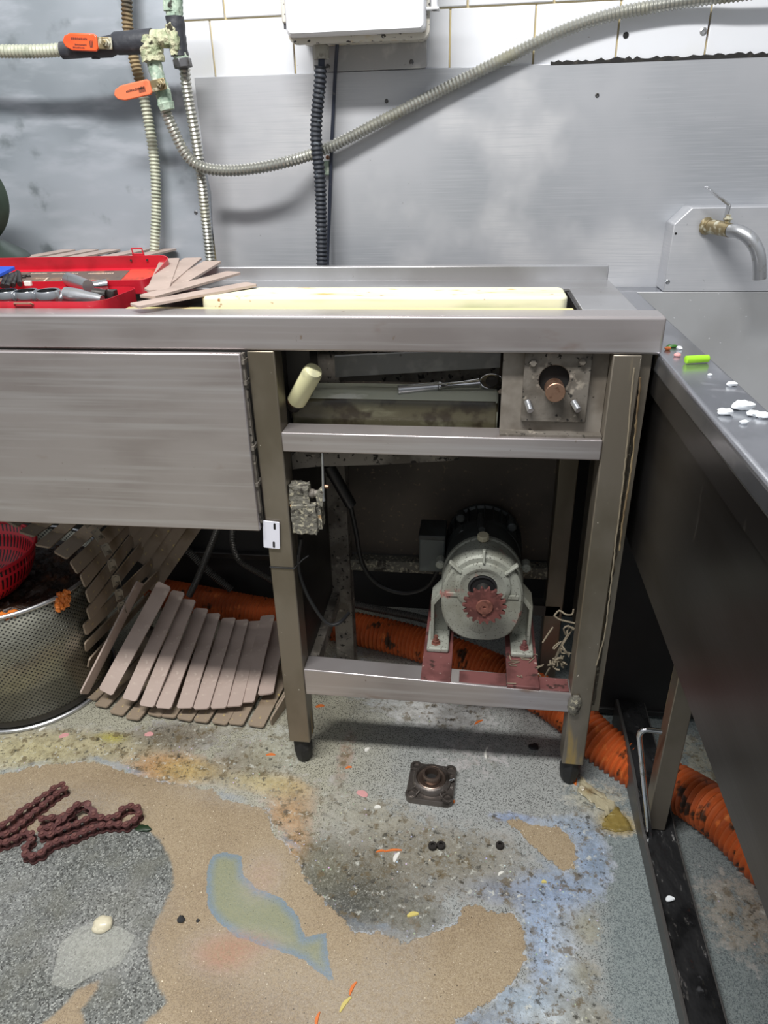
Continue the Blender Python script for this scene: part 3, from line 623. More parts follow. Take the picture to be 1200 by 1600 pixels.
# white slotted plate
m = MB(); c0 = YP(424, 836, -.004); Rz = Matrix.Translation((c0.x, -.0042, c0.z)) @ Matrix.Rotation(R(4), 4, 'Y')
out = [(x, 0, z) for x, z in rrect(-.0135, .0135, -.0245, .0245, .002)]
o = m.prism(out, (0, .002, 0), 0, Rz)
wp = m.build('slotted_plate', M['white_plate'], bevel=.0004); tag(wp, 'small white slotted metal plate against the left table leg', 'plate')
for z in (.0165, -.0170):
    m = MB().prism([(x, -.0004, zz) for x, zz in rrect(.002+(.002 if z > 0 else 0), .0055+(.002 if z > 0 else 0), z-.0055, z+.0055, .0016)], (0, .0006, 0), 0, Rz); m.build('slot', M['dark_hole'], wp)
# cables in the motor bay
m = MB(); m.tube(smooth([YP(470, 842, .018), YP(466, 885, .02), YP(478, 925, .02), YP(500, 962, .02), YP(516, 976, .02), YP(532, 972, .03), YP(545, 958, .06)], .006), .0032, 10)
tag(m.build('cable', M['cable_black']), 'thin black cable dropping from the crusted switch towards the orange hose', 'cable')
cb = thing('power_cable', 'black sleeved power cable curving down to the motor', 'cable', YP(600, 925, .22))
MB().tube([YP(512, 725, .14), YP(548, 788, .17)], .0105, 12).build('sleeve', M['cable_black'], cb)
MB().tube(smooth([YP(546, 782, .17), YP(556, 830, .19), YP(566, 880, .22), YP(590, 912, .23), YP(630, 926, .23), YP(668, 915, .22), YP(690, 880, .21)], .008), .0046, 10).build('cable_core', M['cable_black'], cb)
m = MB(); m.corr([ZP(515, 935, .085), ZP(580, 950, .085), ZP(665, 968, .085), ZP(720, 990, .08)], .0085, .0009, .0045, 10)
tag(m.build('conduit', M['flex_grey']), 'dark thin corrugated conduit lying just above the orange hose', 'conduit')
m = MB(); m.tube([(-.1515, -.001, .444), (-.11, -.001, .444), (-.106, .006, .447), (-.098, .010, .455), (-.088, .012, .462)], .0012, 8).tube([(-.106, .004, .446), (-.104, .002, .460), (-.103, .0, .468)], .001, 6)
tag(m.build('wire_tie', M['cable_black']), 'thin wire tied round the left table leg at its seam', 'wire')

# ================================================================== SINK UNIT AT THE RIGHT
sk = thing('sink_unit', 'stainless steel sink bench running forward at the right edge', 'sink', (.8, -.2, 0))
MB().box(.41, .475, -.95, .488, .772, .80).build('rim', M['rim_steel'], sk, bevel=.006, seg=4)
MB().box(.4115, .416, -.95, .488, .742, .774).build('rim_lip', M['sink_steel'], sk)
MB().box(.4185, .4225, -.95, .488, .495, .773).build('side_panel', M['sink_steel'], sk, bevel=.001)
MB().box(.470, .4749, -.95, .488, .52, .773).box(.475, 1.3, -.95, .488, .515, .52).build('basin', M['sink_wall'], sk)
MB().box(.4226, 1.3, .489, .493, .495, .7985).build('basin_back', M['sink_wall'], sk, bevel=.001)
MB().box(.395, 1.3, .4935, WY-.006, .790, .7985).build('back_ledge', M['rim_steel'], sk, bevel=.002)
def sleg(x0, y0, z0): return MB().box(x0, x0+.030, y0, y0+.030, z0, .52).build('leg', M['leg_steel'], sk, bevel=.0015)
lg = sleg(.4835, -.100, .0285); sleg(.4835, .44, 0); sleg(.4835, -.80, .0285); sleg(1.2, -.10, 0); sleg(1.2, .44, 0)
MB().box(.5137, 1.2, -.062+.50, -.062+.52, .12, .14).build('leg_rail', M['dark_steel'], sk)
MB().box(.415, 1.25, .200, .206, .010, .50).box(.415, 1.25, .194, .206, .010, .022).build('blackout_panel', M['shade_dark'], sk, bevel=.001)  # dark panel added to black out the space under the sink
# floor channel cover
kc = thing('floor_channel', 'raised dark wet steel drain channel on the floor beside the right table leg', 'drain channel', (.505, -.1, 0))
def rise(y): return 0 if y < -.12 else min(.034, (y+.12)*.26)
ysl = [-.75, -.4, -.10, -.05, 0, .05, .10, .15, .18]
for x0_, x1_, h_ in ((.474, .4795, .028), (.529, .5315, .022)):
    MB().loft([[(x0_, y, 0), (x1_, y, 0), (x1_, y, rise(y)+h_), (x0_, y, rise(y)+h_)] for y in ysl]).build('channel_edge', M['kick_steel'], kc, bevel=.0008)
g = MB(); nx_, ny_ = 12, 150; vs_ = []; fs_ = []
for lay_ in (0, 1):
    for j in range(ny_+1):
        for i in range(nx_+1):
            x = .4797+(.0491)*i/nx_; y = -.75+.93*j/ny_
            h_ = .0222+.0014*math.sin(y*70+x*130)*math.sin(y*31+2*x*90)+random.uniform(-.0004, .0004)
            vs_.append((x, y, rise(y)+h_ if lay_ == 0 else rise(y)*.85+.004))
nn = (nx_+1)*(ny_+1)
for j in range(ny_):
    for i in range(nx_): a = j*(nx_+1)+i; fs_.append((a, a+1, a+nx_+2, a+nx_+1)); fs_.append((nn+a+nx_+1, nn+a+nx_+2, nn+a+1, nn+a))
for i in range(nx_): a = ny_*(nx_+1)+i; fs_.append((a, a+1, nn+a+1, nn+a)); fs_.append((nn+i, nn+i+1, i+1, i))
g.add(vs_, fs_); g.build('channel_cover', M['wet_black'], kc)
# chrome L rod hooked in the sink leg
m = MB(); a = XP(1031, 1143, .4835); 
p0 = YP(1032, 1143, -.1008); yy = -.106
p1 = YP(1004, 1140, yy); p2 = YP(999, 1150, yy); p3 = YP(1015, 1306, yy-.004); p4 = YP(1018, 1328, yy-.006)
m.tube([p0, YP(1012, 1140, yy), YP(1006, 1140.5, yy), YP(1001, 1144, yy), p2, p2.lerp(p3, .3), p2.lerp(p3, .6), p3], .0046, 12)
lr = thing('bent_rod', 'chrome L-shaped rod standing against the sink leg above the floor channel', 'rod', p4)
m.build('rod', M['chrome'], lr); MB().tube([p3, p3.lerp(p4, .3), p3.lerp(p4, .35), p3.lerp(p4, .75), p4], [.0044, .0034, .0022, .0024, .0036], 12).build('ball_tip', M['satin_chrome'], lr)

# faucet housing and faucet
fh = thing('faucet_housing', 'stainless steel box with cut corner on the sink back wall', 'faucet housing', (.6, .52, .80))
poly = [YP(1036, 456, .49), YP(1053, 351, .49), YP(1082, 324, .49)]
poly = [Vector((p.x, .49, p.z)) for p in poly]; poly[0].z = .7990
poly += [Vector((.86, .49, poly[2].z)), Vector((.86, .49, .7990))]
MB().prism(poly, (0, WY-.004-.49, 0)).build('casing', M['wall_steel'], fh, bevel=.0018, seg=2)
screw(YP(1043, 440, .49), (0, -1, 0), .0042).build('screw', M['chrome'], fh)
MB().lathe([(.0001, 0), (.0022, 0), (.0022, -.001)], YP(1056, 365, .4896), (0, -1, 0), 12).build('drill_hole', M['dark_hole'], fh)
fa = thing('faucet', 'worn metal lever faucet with curved spout on the steel housing', 'faucet', YP(1100, 352, .49))
A = YP(1103, 353, .4895); B = YP(1123, 356, .46); C = YP(1141, 360, .435)
MB().lathe([(.0150, 0), (.0150, .004), (.0125, .006), (.0125, .012)], A, (B-A), 24).tube([A, B, C], [.0115, .0125, .0118], 20).build('valve_body', M['brass'], fa)
MB().tube(smooth([C, YP(1155, 362, .420), YP(1172, 373, .408), YP(1184, 394, .402), YP(1187, 418, .400), YP(1187, 436, .400)], .006), .0112, 20, False).build('spout', M['satin_chrome'], fa)
u1 = YP(1133, 345, .452); u2 = YP(1139, 320, .452); u3 = YP(1103, 292, .452); w_ = Vector((.35, -.9, 0)).normalized()*.0045
def strip(ps, wv, th): 
    m = MB()
    for a, b in zip(ps, ps[1:]):
        q = (b-a).cross(wv).normalized()*th
        m.hexa([a-wv-q, a+wv-q, b+wv-q, b-wv-q, a-wv+q, a+wv+q, b+wv+q, b-wv+q])
    return m
strip([u1, u2, u3], w_, .0014).build('lever', M['satin_chrome'], fa, bevel=.0006)
MB().lathe([(.005, -.006), (.005, 0), (.008, .001), (.008, .003), (.0045, .004), (.0045, .009)], YP(1137, 344, .447), (0, 0, 1), 6).build('lever_nut', M['brass'], fa)
# scraps on the sink rim
def scrap(px, py, z, r, mt, label, group=None, sq=(1, .7, .6), name='food_scrap', jit=.18):
    p = ZP(px, py, z); m = MB().ball((p.x, p.y, z+r*sq[2]*.8), r*sq[0], r*sq[1], r*sq[2], 10, jit); o = m.build(name, M[mt]); return tag(o, label, 'food scrap', group)
g = thing('onion_stem', 'bright green stalk piece lying on the sink rim', 'vegetable', ZP(1088, 565, .8))
A = ZP(1071, 562, .8055); B = ZP(1107, 560, .8055); MB().tube([A, A.lerp(B, .03), A.lerp(B, .97), B], [.0035, .005, .0048, .004], 12).build('stalk', M['green_food'], g)
for px, py, r, l in ((1160, 640, .0115, 'largest white crumb on the sink rim, oval'), (1132, 648, .008, 'pointed white crumb on the sink rim nearest its front edge'), (1176, 650, .0065, 'white crumb on the sink rim right of the largest crumb'),
                     (1193, 653, .0075, 'white crumb on the sink rim at the right edge of the picture'), (1162, 662, .0042, 'small white crumb on the sink rim below the largest crumb'), (1143, 603, .006, 'thin flat white flake on the sink rim at its basin edge'),
                     (1109, 587, .003, 'tiny white flake on the sink rim behind the green stalk')):
    scrap(px, py, .80, r, 'white_food', l, sq=(1, .6, .5))
scrap(1061, 546, .80, .0042, 'white_food', 'round white crumb next to the dark green scrap behind the green stalk')
scrap(1050, 543, .80, .006, 'dark_green_food', 'dark green leaf scrap at the table corner on the sink rim', sq=(1.3, .7, .4))
scrap(1043, 547, .80, .0045, 'carrot', 'orange and white food bit at the table corner on the sink rim')
scrap(1058, 557, .80, .0048, 'pink_food', 'pale pink food bit beside the left end of the green stalk')

# ================================================================== ELECTRICAL BOX
eb = thing('electrical_box', 'white plastic electrical enclosure high on the tiled wall', 'electrical box', YP(560, 60, .5))
yl, ylb, yb = .430, .452, WY-.002
a = YP(447, 51, yl); b = YP(664, 51, yl)
x0, x1, z0 = a.x, b.x, .5*(a.z+b.z)
m = MB(); 
prof = rrect(x0, x1, z0, z0+.36, .008)
def ins(pr, d, x0=x0, x1=x1, z0=z0, z1=z0+.36):
    cx, cz = (x0+x1)/2, (z0+z1)/2; return [(x+(d if x < cx else -d), z+(d if z < cz else -d)) for x, z in pr]
m.loft([[(x, ylb, z) for x, z in ins(prof, -.001)], [(x, yl+.004, z) for x, z in prof], [(x, yl, z) for x, z in ins(prof, .003)]]); m.build('lid', M['box_white'], eb)
b0 = rrect(x0-.002, x1+.006, z0-.010, z0+.37, .014)
MB().loft([[(x, ylb+.0006, z) for x, z in b0], [(x, ylb+.012, z) for x, z in b0], [(x, ylb+.013, z) for x, z in ins(b0, .004)], [(x, yb-.012, z) for x, z in ins(b0, .006)]]).build('case', M['box_side'], eb)
for zz in (z0+.058, z0+.30):
    MB().box(x1+.0005, x1+.022, ylb-.012, ylb+.012, zz-.004, zz).box(x1+.0005, x1+.022, ylb-.012, ylb+.012, zz-.030, zz-.026).cyl((x1+.014, ylb-.002, zz-.03), (x1+.014, ylb-.002, zz+.03), .0055, n=16).build('hinge', M['box_white'], eb, bevel=.001)
zz = z0+.042; MB().box(x0-.009, x0-.001, ylb-.010, ylb+.008, zz-.022, zz+.018).build('latch', M['box_side'], eb, bevel=.002); MB().cyl((x0-.005, ylb-.002, zz-.03), (x0-.005, ylb-.002, zz+.026), .003, n=10).build('latch_pin', M['nut_steel'], eb)
mp = thing('mounting_plate', 'grey metal mounting plate on the wall below the white enclosure', 'plate', YP(580, 110, .545))
a = YP(490, 113, .545); b = YP(667, 108, .545)
MB().prism([(x, .5445, z) for x, z in rrect(a.x, b.x, a.z, a.z+.17, .006)], (0, .006, 0)).build('plate', M['plate_grey'], mp, bevel=.001)
for px, py in ((512, 104), (643, 97)): screw(YP(px, py, .5445), (0, -1, 0), .0042).build('screw', M['nut_steel'], mp)
g = thing('black_conduit', 'black ribbed conduit hanging from the white enclosure to the table', 'conduit', YP(503, 410, .5))
a = YP(502, 76, .48)
m = MB(); gx = YP(502, 84, .485)
m.lathe([(.0140, 0), (.0140, .020), (.0115, .021), (.0115, .03)], (gx.x, .485, gx.z-.008), (0, 0, 1), 10).build('cable_gland', M['gland'], g)
MB().tube([(gx.x, .485, gx.z-.004), YP(502, 104, .487)], .0062, 12).build('conduit_neck', M['cable_blue'], g)
MB().corr([YP(501, 103, .487), YP(500, 130, .49), YP(495, 180, .495), YP(494, 220, .495), YP(500, 280, .495), YP(502, 340, .495), YP(503, 400, .49), YP(503, 445, .48)], .0104, .0012, .0078, 14, sharp=.6).build('ribbed_sleeve', M['black_conduit'], g)
m = MB(); m.tube(smooth([YP(527, 68, .52), YP(524, 110, .535), YP(521, 170, .543), YP(518, 230, .543), (YP(516, 290, .543)), YP(514, 350, .54), YP(512, 400, .535), YP(512, 440, .525)], .01), .0034, 10)
tag(m.build('cable', M['cable_blue']), 'thin dark cable running down the wall right of the black ribbed conduit', 'cable')
g = thing('cable_clip', 'small pale cable clip screwed to the steel wall beside the conduit', 'clip', YP(512, 262, .55))
a = YP(512, 262, .55); MB().box(a.x-.006, a.x+.004, .5425, .5515, a.z-.013, a.z+.012).build('clip_body', M['corroded'], g, bevel=.001)
screw(YP(512, 246, .5425), (0, -1, 0), .004).build('screw', M['copper'], g)

# ================================================================== PIPES AND FLEXIBLE HOSES ON THE WALL
def hose(label, pts, r, mt, amp=.0011, pitch=.0068, r1=None, cat='hose', name='flexible_hose', n=12, sharp=1.):
    m = MB().corr(pts, r, amp, pitch, n, r1, sharp=sharp); return tag(m.build(name, M[mt]), label, cat)
H = .455
hose('corroded metal flexible hose entering from the left edge to the upper orange valve', [Vector((-1.6, H, 1.20)), YP(-160, 78, H), YP(0, 80, H), YP(60, 80, H), YP(104, 77, H)], .0100, 'flex_white')
hose('rusty ribbed hose coming down from the top behind the valve pipe, whitish lower down', [YP(197, -40, .52), YP(198, 0, .52), YP(200, 45, .522), YP(209, 90, .526), YP(222, 140, .526), YP(234, 200, .526), YP(242, 260, .524), YP(244, 330, .52), YP(241, 400, .51), YP(240, 450, .50)], .0094, 'flex_rust', .0012, .0066)
for o in [x for x in COL.objects if x.get('label', '').startswith('rusty ribbed hose')]:
    me_ = o.data; me_.materials.append(M['flex_white'])
    zc = YP(236, 138, .52).z-o.location.z
    for p in me_.polygons:
        if p.center.z < zc: p.material_index = 1
hose('shiny flexible metal hose hanging from the hex nut down to the table', [YP(288, 102, .47), YP(292, 140, .475), YP(301, 190, .48), (YP(311, 250, .485)), YP(319, 320, .49), YP(328, 400, .49), YP(333, 450, .48)], .0091, 'flex_metal')
hose('long flexible metal hose sweeping from the lower valve up to the top right', [YP(258, 172, .462), YP(272, 205, .465), YP(292, 243, .466), YP(318, 262, .466), YP(370, 266, .467), YP(440, 255, .48), YP(510, 232, .522), YP(600, 187, .53), (YP(700, 136, .535)), YP(800, 86, .535), YP(880, 48, .535), YP(960, 22, .535), YP(1040, 7, .535), YP(1100, -2, .53), YP(1180, -12, .52), Vector((.85, .50, 1.285)), Vector((1.3, .48, 1.30)), Vector((1.8, .50, 1.42))], .0096, 'flex_metal')
pm_ = thing('valve_pipework', 'corroded green and black pipe tee with two valves', 'pipework', YP(250, 100, H))
MB().tube([YP(97, 79, H), YP(140, 76, H), YP(142, 76, H), YP(170, 73, H), YP(180, 69, H), YP(182, 68, H), YP(215, 66, H), YP(240, 63, H)], [.0135, .0135, .015, .0165, .015, .0175, .0185, .018], 18).build('wrapped_pipe', M['black_wrap'], pm_)
MB().lathe([(.007, 0), (.010, .012), (.010, .02)], YP(150, 92, H), (0, 0, 1), 12).build('drain_cap', M['black_wrap'], pm_)
def rough_tube(pts, r, mt, nm, j=.0012, n=18):
    P = resample(smooth(pts, .004), .004); m = MB().tube(P, [r]*len(P), n)
    m.v = [v+Vector([random.uniform(-j, j) for _ in range(3)]) for v in m.v]; return m.build(nm, M[mt], pm_)
rough_tube([YP(232, 58, H), YP(236, 76, H), YP(240, 96, H)], .0195, 'corroded_yellow', 'pipe_tee', .002)
rough_tube([YP(228, 62, H), YP(260, 60, H-.004), YP(276, 60, H-.004)], .0135, 'corroded_yellow', 'pipe_nipple', .002)
rough_tube([YP(239, 90, H), YP(245, 115, H), YP(251, 135, H)], .0125, 'corroded', 'pipe_nipple', .0008)
MB().tube([YP(251, 130, H), YP(253, 140, H), YP(254, 142, H), YP(258, 160, H), YP(259, 162, H), YP(262, 172, H)], [.0135, .0135, .015, .0145, .016, .0135], 8).build('valve_body', M['corroded'], pm_)
rough_tube([YP(271, -30, H), YP(272, 0, H), YP(273, 28, H)], .0142, 'corroded', 'riser_pipe', .0008)
MB().tube([YP(268, -12, H), YP(270, 18, H)], .0165, 8).build('union_nut', M['corroded'], pm_)
rough_tube([YP(273, 26, H), YP(277, 60, H), YP(281, 88, H)], .0155, 'black_wrap', 'elbow_fitting', .0008)
rough_tube([YP(266, 40, H-.008), YP(272, 60, H-.012), YP(276, 84, H-.008)], .0095, 'corroded_yellow', 'mineral_crust', .002)
MB().tube([YP(284, 92, H), YP(287, 106, H)], [.0165, .0165], 6).build('hex_nut', M['nut_steel'], pm_, bevel=.001)
MB().tube([YP(282, 84, H), YP(284, 93, H)], .0135, 12).build('thread', M['corroded'], pm_)
def handle(c, a, wid, mt, label, marks, curl):
    # paddle handle plate: from valve stem c to tip a
    c = Vector(c); a = Vector(a); u = (a-c).normalized(); nrm = Vector((0, -1, 0)); v = u.cross(nrm).normalized(); Lh = (a-c).length
    h = thing_child('valve_handle', pm_, label)
    out = [(0, -.35), (.06, -.5), (.75, -.5), (.93, -.32), (1, 0), (.93, .32), (.75, .5), (.06, .5), (0, .35)]
    s = .20
    P = [c+u*(Lh*(s+(1-s)*t))+v*(wid*k) for t, k in out]
    MB().prism(P, nrm*.006).build('grip', M[mt], h, bevel=.002, seg=3)
    MB().prism([c-u*.009-v*.009, c+u*(Lh*s+.012)-v*.009, c+u*(Lh*s+.012)+v*.009, c-u*.009+v*.009], nrm*.003).build('handle_plate', M['brass'], h, bevel=.001)
    MB().lathe([(.0075, 0), (.0075, .004), (.0055, .0045), (.0055, .010), (.003, .0105), (.003, .013)], c+nrm*.003, nrm, 6).build('stem_nut', M['brass'], h)
    mk = MB()
    for (t, k, l, hgt) in marks:
        q = c+u*(Lh*t)+v*(wid*k)+nrm*.0061; x = 0
        while x < l:
            w_ = random.uniform(.0012, .0026); q2 = q+u*x
            mk.prism([q2, q2+u*w_*.7, q2+u*w_*.7+v*hgt*random.uniform(.6, 1), q2+v*hgt*random.uniform(.7, 1)], nrm*.0002); x += w_
    mk.build('printing', M['mark'], h)
def thing_child(name, parent, label=None):
    o = bpy.data.objects.new(name, None); COL.objects.link(o); o.parent = parent
    if label: o['label'] = label
    return o
handle(YP(168, 68, H-.02), YP(100, 65, H-.02), .026, 'orange_handle', 'bright orange valve handle', [(.42, .10, .030, .004), (.45, -.22, .022, .003), (.5, -.38, .022, .003), (.30, -.3, .006, .012)], 1)
handle(YP(252, 132, H-.02), YP(180, 149, H-.02), .024, 'orange_faded', 'faded orange valve handle with worn printing', [(.35, -.05, .034, .004), (.32, -.25, .012, .010)], 1)

# dark green pot at the left edge (mostly outside the view)
g = thing('green_pot', 'dark green round pot at the left edge beside the wall', 'pot', (-.86, .36, .85))
cz = YP(8, 312, .40)
MB().lathe([(.0001, .0), (.075, 0), (.083, .006), (.078, .014), (.030, .045), (.03, .05), (.0001, .05)], (-.800, .40, .8730), (0, 0, 1), 40).build('pot_base', M['pot_green'], g)
MB().lathe([(.0001, -.05), (.05, -.045), (.075, -.02), (.082, -.004), (.0845, 0), (.082, .004), (.075, .02), (.05, .045), (.0001, .05)], (YP(8, 312, .4).x-.0845, .40, YP(8, 312, .4).z), (.15, -1, .1), 48).build('pot_body', M['pot_green'], g)
MB().cyl((-.80, .40, .918), (-.805, .40, .96), .012, n=16).build('pot_stem', M['pot_green'], g)

# ================================================================== SLAT BELT
SL, SW_, ST = .255, .034, .0036
def slat_mesh():
    m = MB(); hx_, hy_ = SW_/2, SL/2; c_ = .004
    out = [(-hx_, -hy_+c_), (-hx_+c_, -hy_), (hx_-c_, -hy_), (hx_, -hy_+c_), (hx_, hy_-c_), (hx_-c_, hy_), (-hx_+c_, hy_), (-hx_, hy_-c_)]
    m.prism([(x, y, -ST/2) for x, y in out], (0, 0, ST)); return m
pm0 = slat_mesh()
def raw_mesh(name, mb, ms):
    me = bpy.data.meshes.new(name); me.from_pydata(mb.v, [], mb.f)
    for x in ms: me.materials.append(x)
    me.polygons.foreach_set('material_index', mb.mi); me.update(); return me
pn0 = MB(); pn0.v = [Vector((v.x*.84, v.y, v.z)) for v in pm0.v]; pn0.f = pm0.f; pn0.mi = pm0.mi
slat_me = {'narrow': raw_mesh('slat_narrow', pn0, [M['slat_dirty']]), **{k: raw_mesh('slat_'+k, pm0, [M[k]]) for k in ('slat', 'slat_dirty')}}
def put(me_, name, parent, P, Q, wdir, label=None, L_=None):
    """link a copy of a mesh whose +Y runs from P towards Q, centred between them"""
    y = (Q-P).normalized(); w = (wdir-y*wdir.dot(y)).normalized(); z = w.cross(y)
    c = P+y*((L_ or SL)/2)
    o = bpy.data.objects.new(name, me_); COL.objects.link(o); o.parent = parent
    mt_ = Matrix(((w.x, y.x, z.x, c.x), (w.y, y.y, z.y, c.y), (w.z, y.z, z.z, c.z), (0, 0, 0, 1)))
    o.matrix_basis = Matrix.Translation(-wloc(parent)) @ mt_
    if label: o['label'] = label
    return o
def far_end(P, px, py, L_, far=True):
    d = ray(px, py).normalized(); b = d.dot(P-CAM); perp = (CAM+d*b-P).length
    if perp >= L_: t = b
    else: t = b+(1 if far else -1)*math.sqrt(L_**2-perp**2)
    return CAM+d*t
belt = thing('slat_conveyor_belt', 'pile of conveyor belt with beige-brown plastic slats heaped under the table', 'conveyor belt', (-.42, .25, 0))
TOPS = [(260, 908), (279, 924), (296, 937), (315, 951), (334, 959), (358, 966), (378, 969), (399, 971), (419, 962), (432, 999)]
BOTS = [(165, 1082), (202, 1094), (229, 1104), (255, 1107), (288, 1107), (314, 1108), (341, 1107), (365, 1104), (385, 1098), (415, 1085)]
ZB = [.040, .038, .036, .034, .033, .032, .031, .031, .031, .034]
Ps = [ZP(x, y, z) for (x, y), z in zip(BOTS, ZB)]; Qs = []
for i, P in enumerate(Ps):
    q = far_end(P, *TOPS[i], SL)
    if q.z < .04: q = ZP(*TOPS[i], .04)
    if q.y > .50: 
        q = YP(*TOPS[i], .50)
    Qs.append(q)
for i, (P, Q) in enumerate(zip(Ps, Qs)):
    w = (Ps[min(i+1, len(Ps)-1)]-Ps[max(i-1, 0)])+(Qs[min(i+1, len(Ps)-1)]-Qs[max(i-1, 0)]); w.z = 0
    w = Vector((w.x, w.y, w.z)).normalized()+Vector((0, 0, .12))
    put(slat_me['slat'], 'slat', belt, P, Q, w)
P = ZP(131, 1084, .05); Q = far_end(P, 231, 886, SL); put(slat_me['slat'], 'slat', belt, P, Q, Vector((.3, .1, 1)))
# lower strand on the floor
LB = [(140, 1092), (157, 1104), (181, 1116), (206, 1124), (240, 1118), (262, 1121), (287, 1125), (313, 1128), (342, 1131), (368, 1132), (399, 1135)]
LP = [ZP(x, y, .008) for x, y in LB]
for i, P in enumerate(LP):
    dr = Vector((.20+.02*math.sin(i*2.1)-.012*i, .97, .02+.03*(i % 2))).normalized()
    if P.y+SL*dr.y > .50: dr = Vector((.35, .85, .06)).normalized()
    put(slat_me['slat_dirty'], 'slat', belt, P, P+dr*SL, Vector((1, -.1, .10 if i % 2 else -.02)))
for (a, b, c_, d_) in (((423, 1132), (437, 1080)), ((433, 1114), (439, 1066))) and [((424, 1131), (437, 1078), 0, 0), ((432, 1112), (440, 1066), 0, 0)]:
    P = ZP(*a, .006); Q = P+Vector((.06, .20, .05)); put(slat_me['slat_dirty'], 'slat', belt, P, Q, Vector((.1, 0, 1)))
# arch at the left
AL = [(-12, 806), (16, 818), (41, 835), (66, 854), (94, 868), (115, 888), (129, 909), (137, 934), (138, 961), (132, 985), (133, 1012), (138, 1037)]
AR = [(10, 780), (40, 800), (72, 815), (104, 822), (139, 828), (156, 848), (165, 865), (173, 887), (180, 908), (184, 934), (189, 956), (184, 985)]
LPt = []; DP = []
for i, (a, b) in enumerate(zip(AL, AR)):
    t = i/(len(AL)-1); y0 = .115+.02*t
    P = YP(*a, y0); e = (a[0]+(b[0]-a[0])*2.05, a[1]+(b[1]-a[1])*2.05); Q = far_end(P, *e, SL); LPt.append(P); DP.append(Q)
for i, (P, Q) in enumerate(zip(LPt, DP)):
    j0, j1 = max(i-1, 0), min(i+1, len(LPt)-1); w = (LPt[j1]-LPt[j0])+(DP[j1]-DP[j0])
    put(slat_me['narrow'], 'slat', belt, P, Q, w.normalized())
# chain links down the middle of the arch
lk = MB().box(-.008, .008, -.0125, .0125, 0, .0015).box(-.008, -.0065, -.0125, .0125, 0, .008).box(.0065, .008, -.0125, .0125, 0, .008).cyl((0, -.007, .0015), (0, -.007, .0035), .0022, n=10).cyl((0, .007, .0015), (0, .007, .0035), .0022, n=10)
lk_me = raw_mesh('belt_link', lk, [M['link']])
CK = [(168, 815), (183, 832), (197, 850)] and [(133, 812), (146, 828), (155, 844), (165, 864), (173, 888), (180, 912), (186, 935), (192, 955)]
CK = [(135, 815), (152, 835), (166, 858), (175, 882), (181, 906), (186, 928), (190, 948)]
cp = []
for i, (x, y) in enumerate(CK):
    k = min(range(len(AL)), key=lambda j: abs((AL[j][1]+ (AR[j][1]-AL[j][1])*1.0)-y)); cp.append(YP(x, y, LPt[k].lerp(DP[k], .5).y-.008))
cp = [CAM+(p-CAM)*.968 for p in cp]
for i in range(len(cp)):
    a, b = cp[max(0, i-1)], cp[min(len(cp)-1, i+1)]; u = (b-a).normalized(); face = (CAM-cp[i]).normalized(); w = u.cross(face).normalized()
    put(lk_me, 'chain_link', belt, cp[i]-u*.0125, cp[i]+u*.0125, w, L_=.025)
# dark far side of the arch
for i in range(6):
    P = YP(190+i*9, 812+i*22, .36); Q = P+Vector((.05, -.0, .07)).normalized()*.1+Vector((0, .10, 0)); put(slat_me['slat_dirty'], 'slat', belt, P, Q, Vector((.5, .1, -1)))
# links between fan slats
for px, py, zz in ((224, 988, .10), (231, 996, .10), (215, 1003, .09)):
    P = ZP(px, py, zz); put(lk_me, 'chain_link', belt, P, P+Vector((.01, .02, .012)), Vector((1, -.2, 0)), L_=.025)

# slats on the table top
bt = thing('slat_conveyor_belt', 'fan of belt slats lying on the table beside the red toolbox', 'conveyor belt', (-.33, .25, .85))
SLT = .222
ms_ = MB(); ms_.v = [Vector((v.x, v.y*SLT/SL, v.z)) for v in pm0.v]; ms_.f = pm0.f; ms_.mi = pm0.mi; slat_short = raw_mesh('slat_short', ms_, [M['slat']])
ms_ = MB(); ms_.v = [Vector((v.x, v.y*.195/SL, v.z)) for v in pm0.v]; ms_.f = pm0.f; ms_.mi = pm0.mi; slat_stub = raw_mesh('slat_stub', ms_, [M['slat']])
for (a, b, za, zb) in (((394, 444), (215, 477), .8665, .8600), ((366, 426), (222, 466), .8700, .8600)):
    P = ZP(a[0], a[1], za); Q = ZP(b[0], b[1], zb); w = Vector((0, 0, 1)).cross(Q-P).normalized(); put(slat_stub, 'slat', bt, P, Q, w, L_=.195)
for (a, za, Q) in (((333, 409), .8790, (-.322, .120, .8580)), ((302, 404), .8815, (-.336, .150, .8640)), ((266, 405), .8830, (-.345, .190, .8690))):
    P = ZP(a[0], a[1], za); Q = Vector(Q); w = Vector((0, 0, 1)).cross(Q-P).normalized(); put(slat_short, 'slat', bt, P, Q, w, L_=SLT)
for px in (232, 190, 142, 107, 70):
    P = ZP(px, 400, .8765); P.y = .545; d = Vector((-.16, -1, 0)).normalized(); put(slat_short, 'slat', bt, P, P+d, Vector((1, -.16, 0)), L_=SLT)

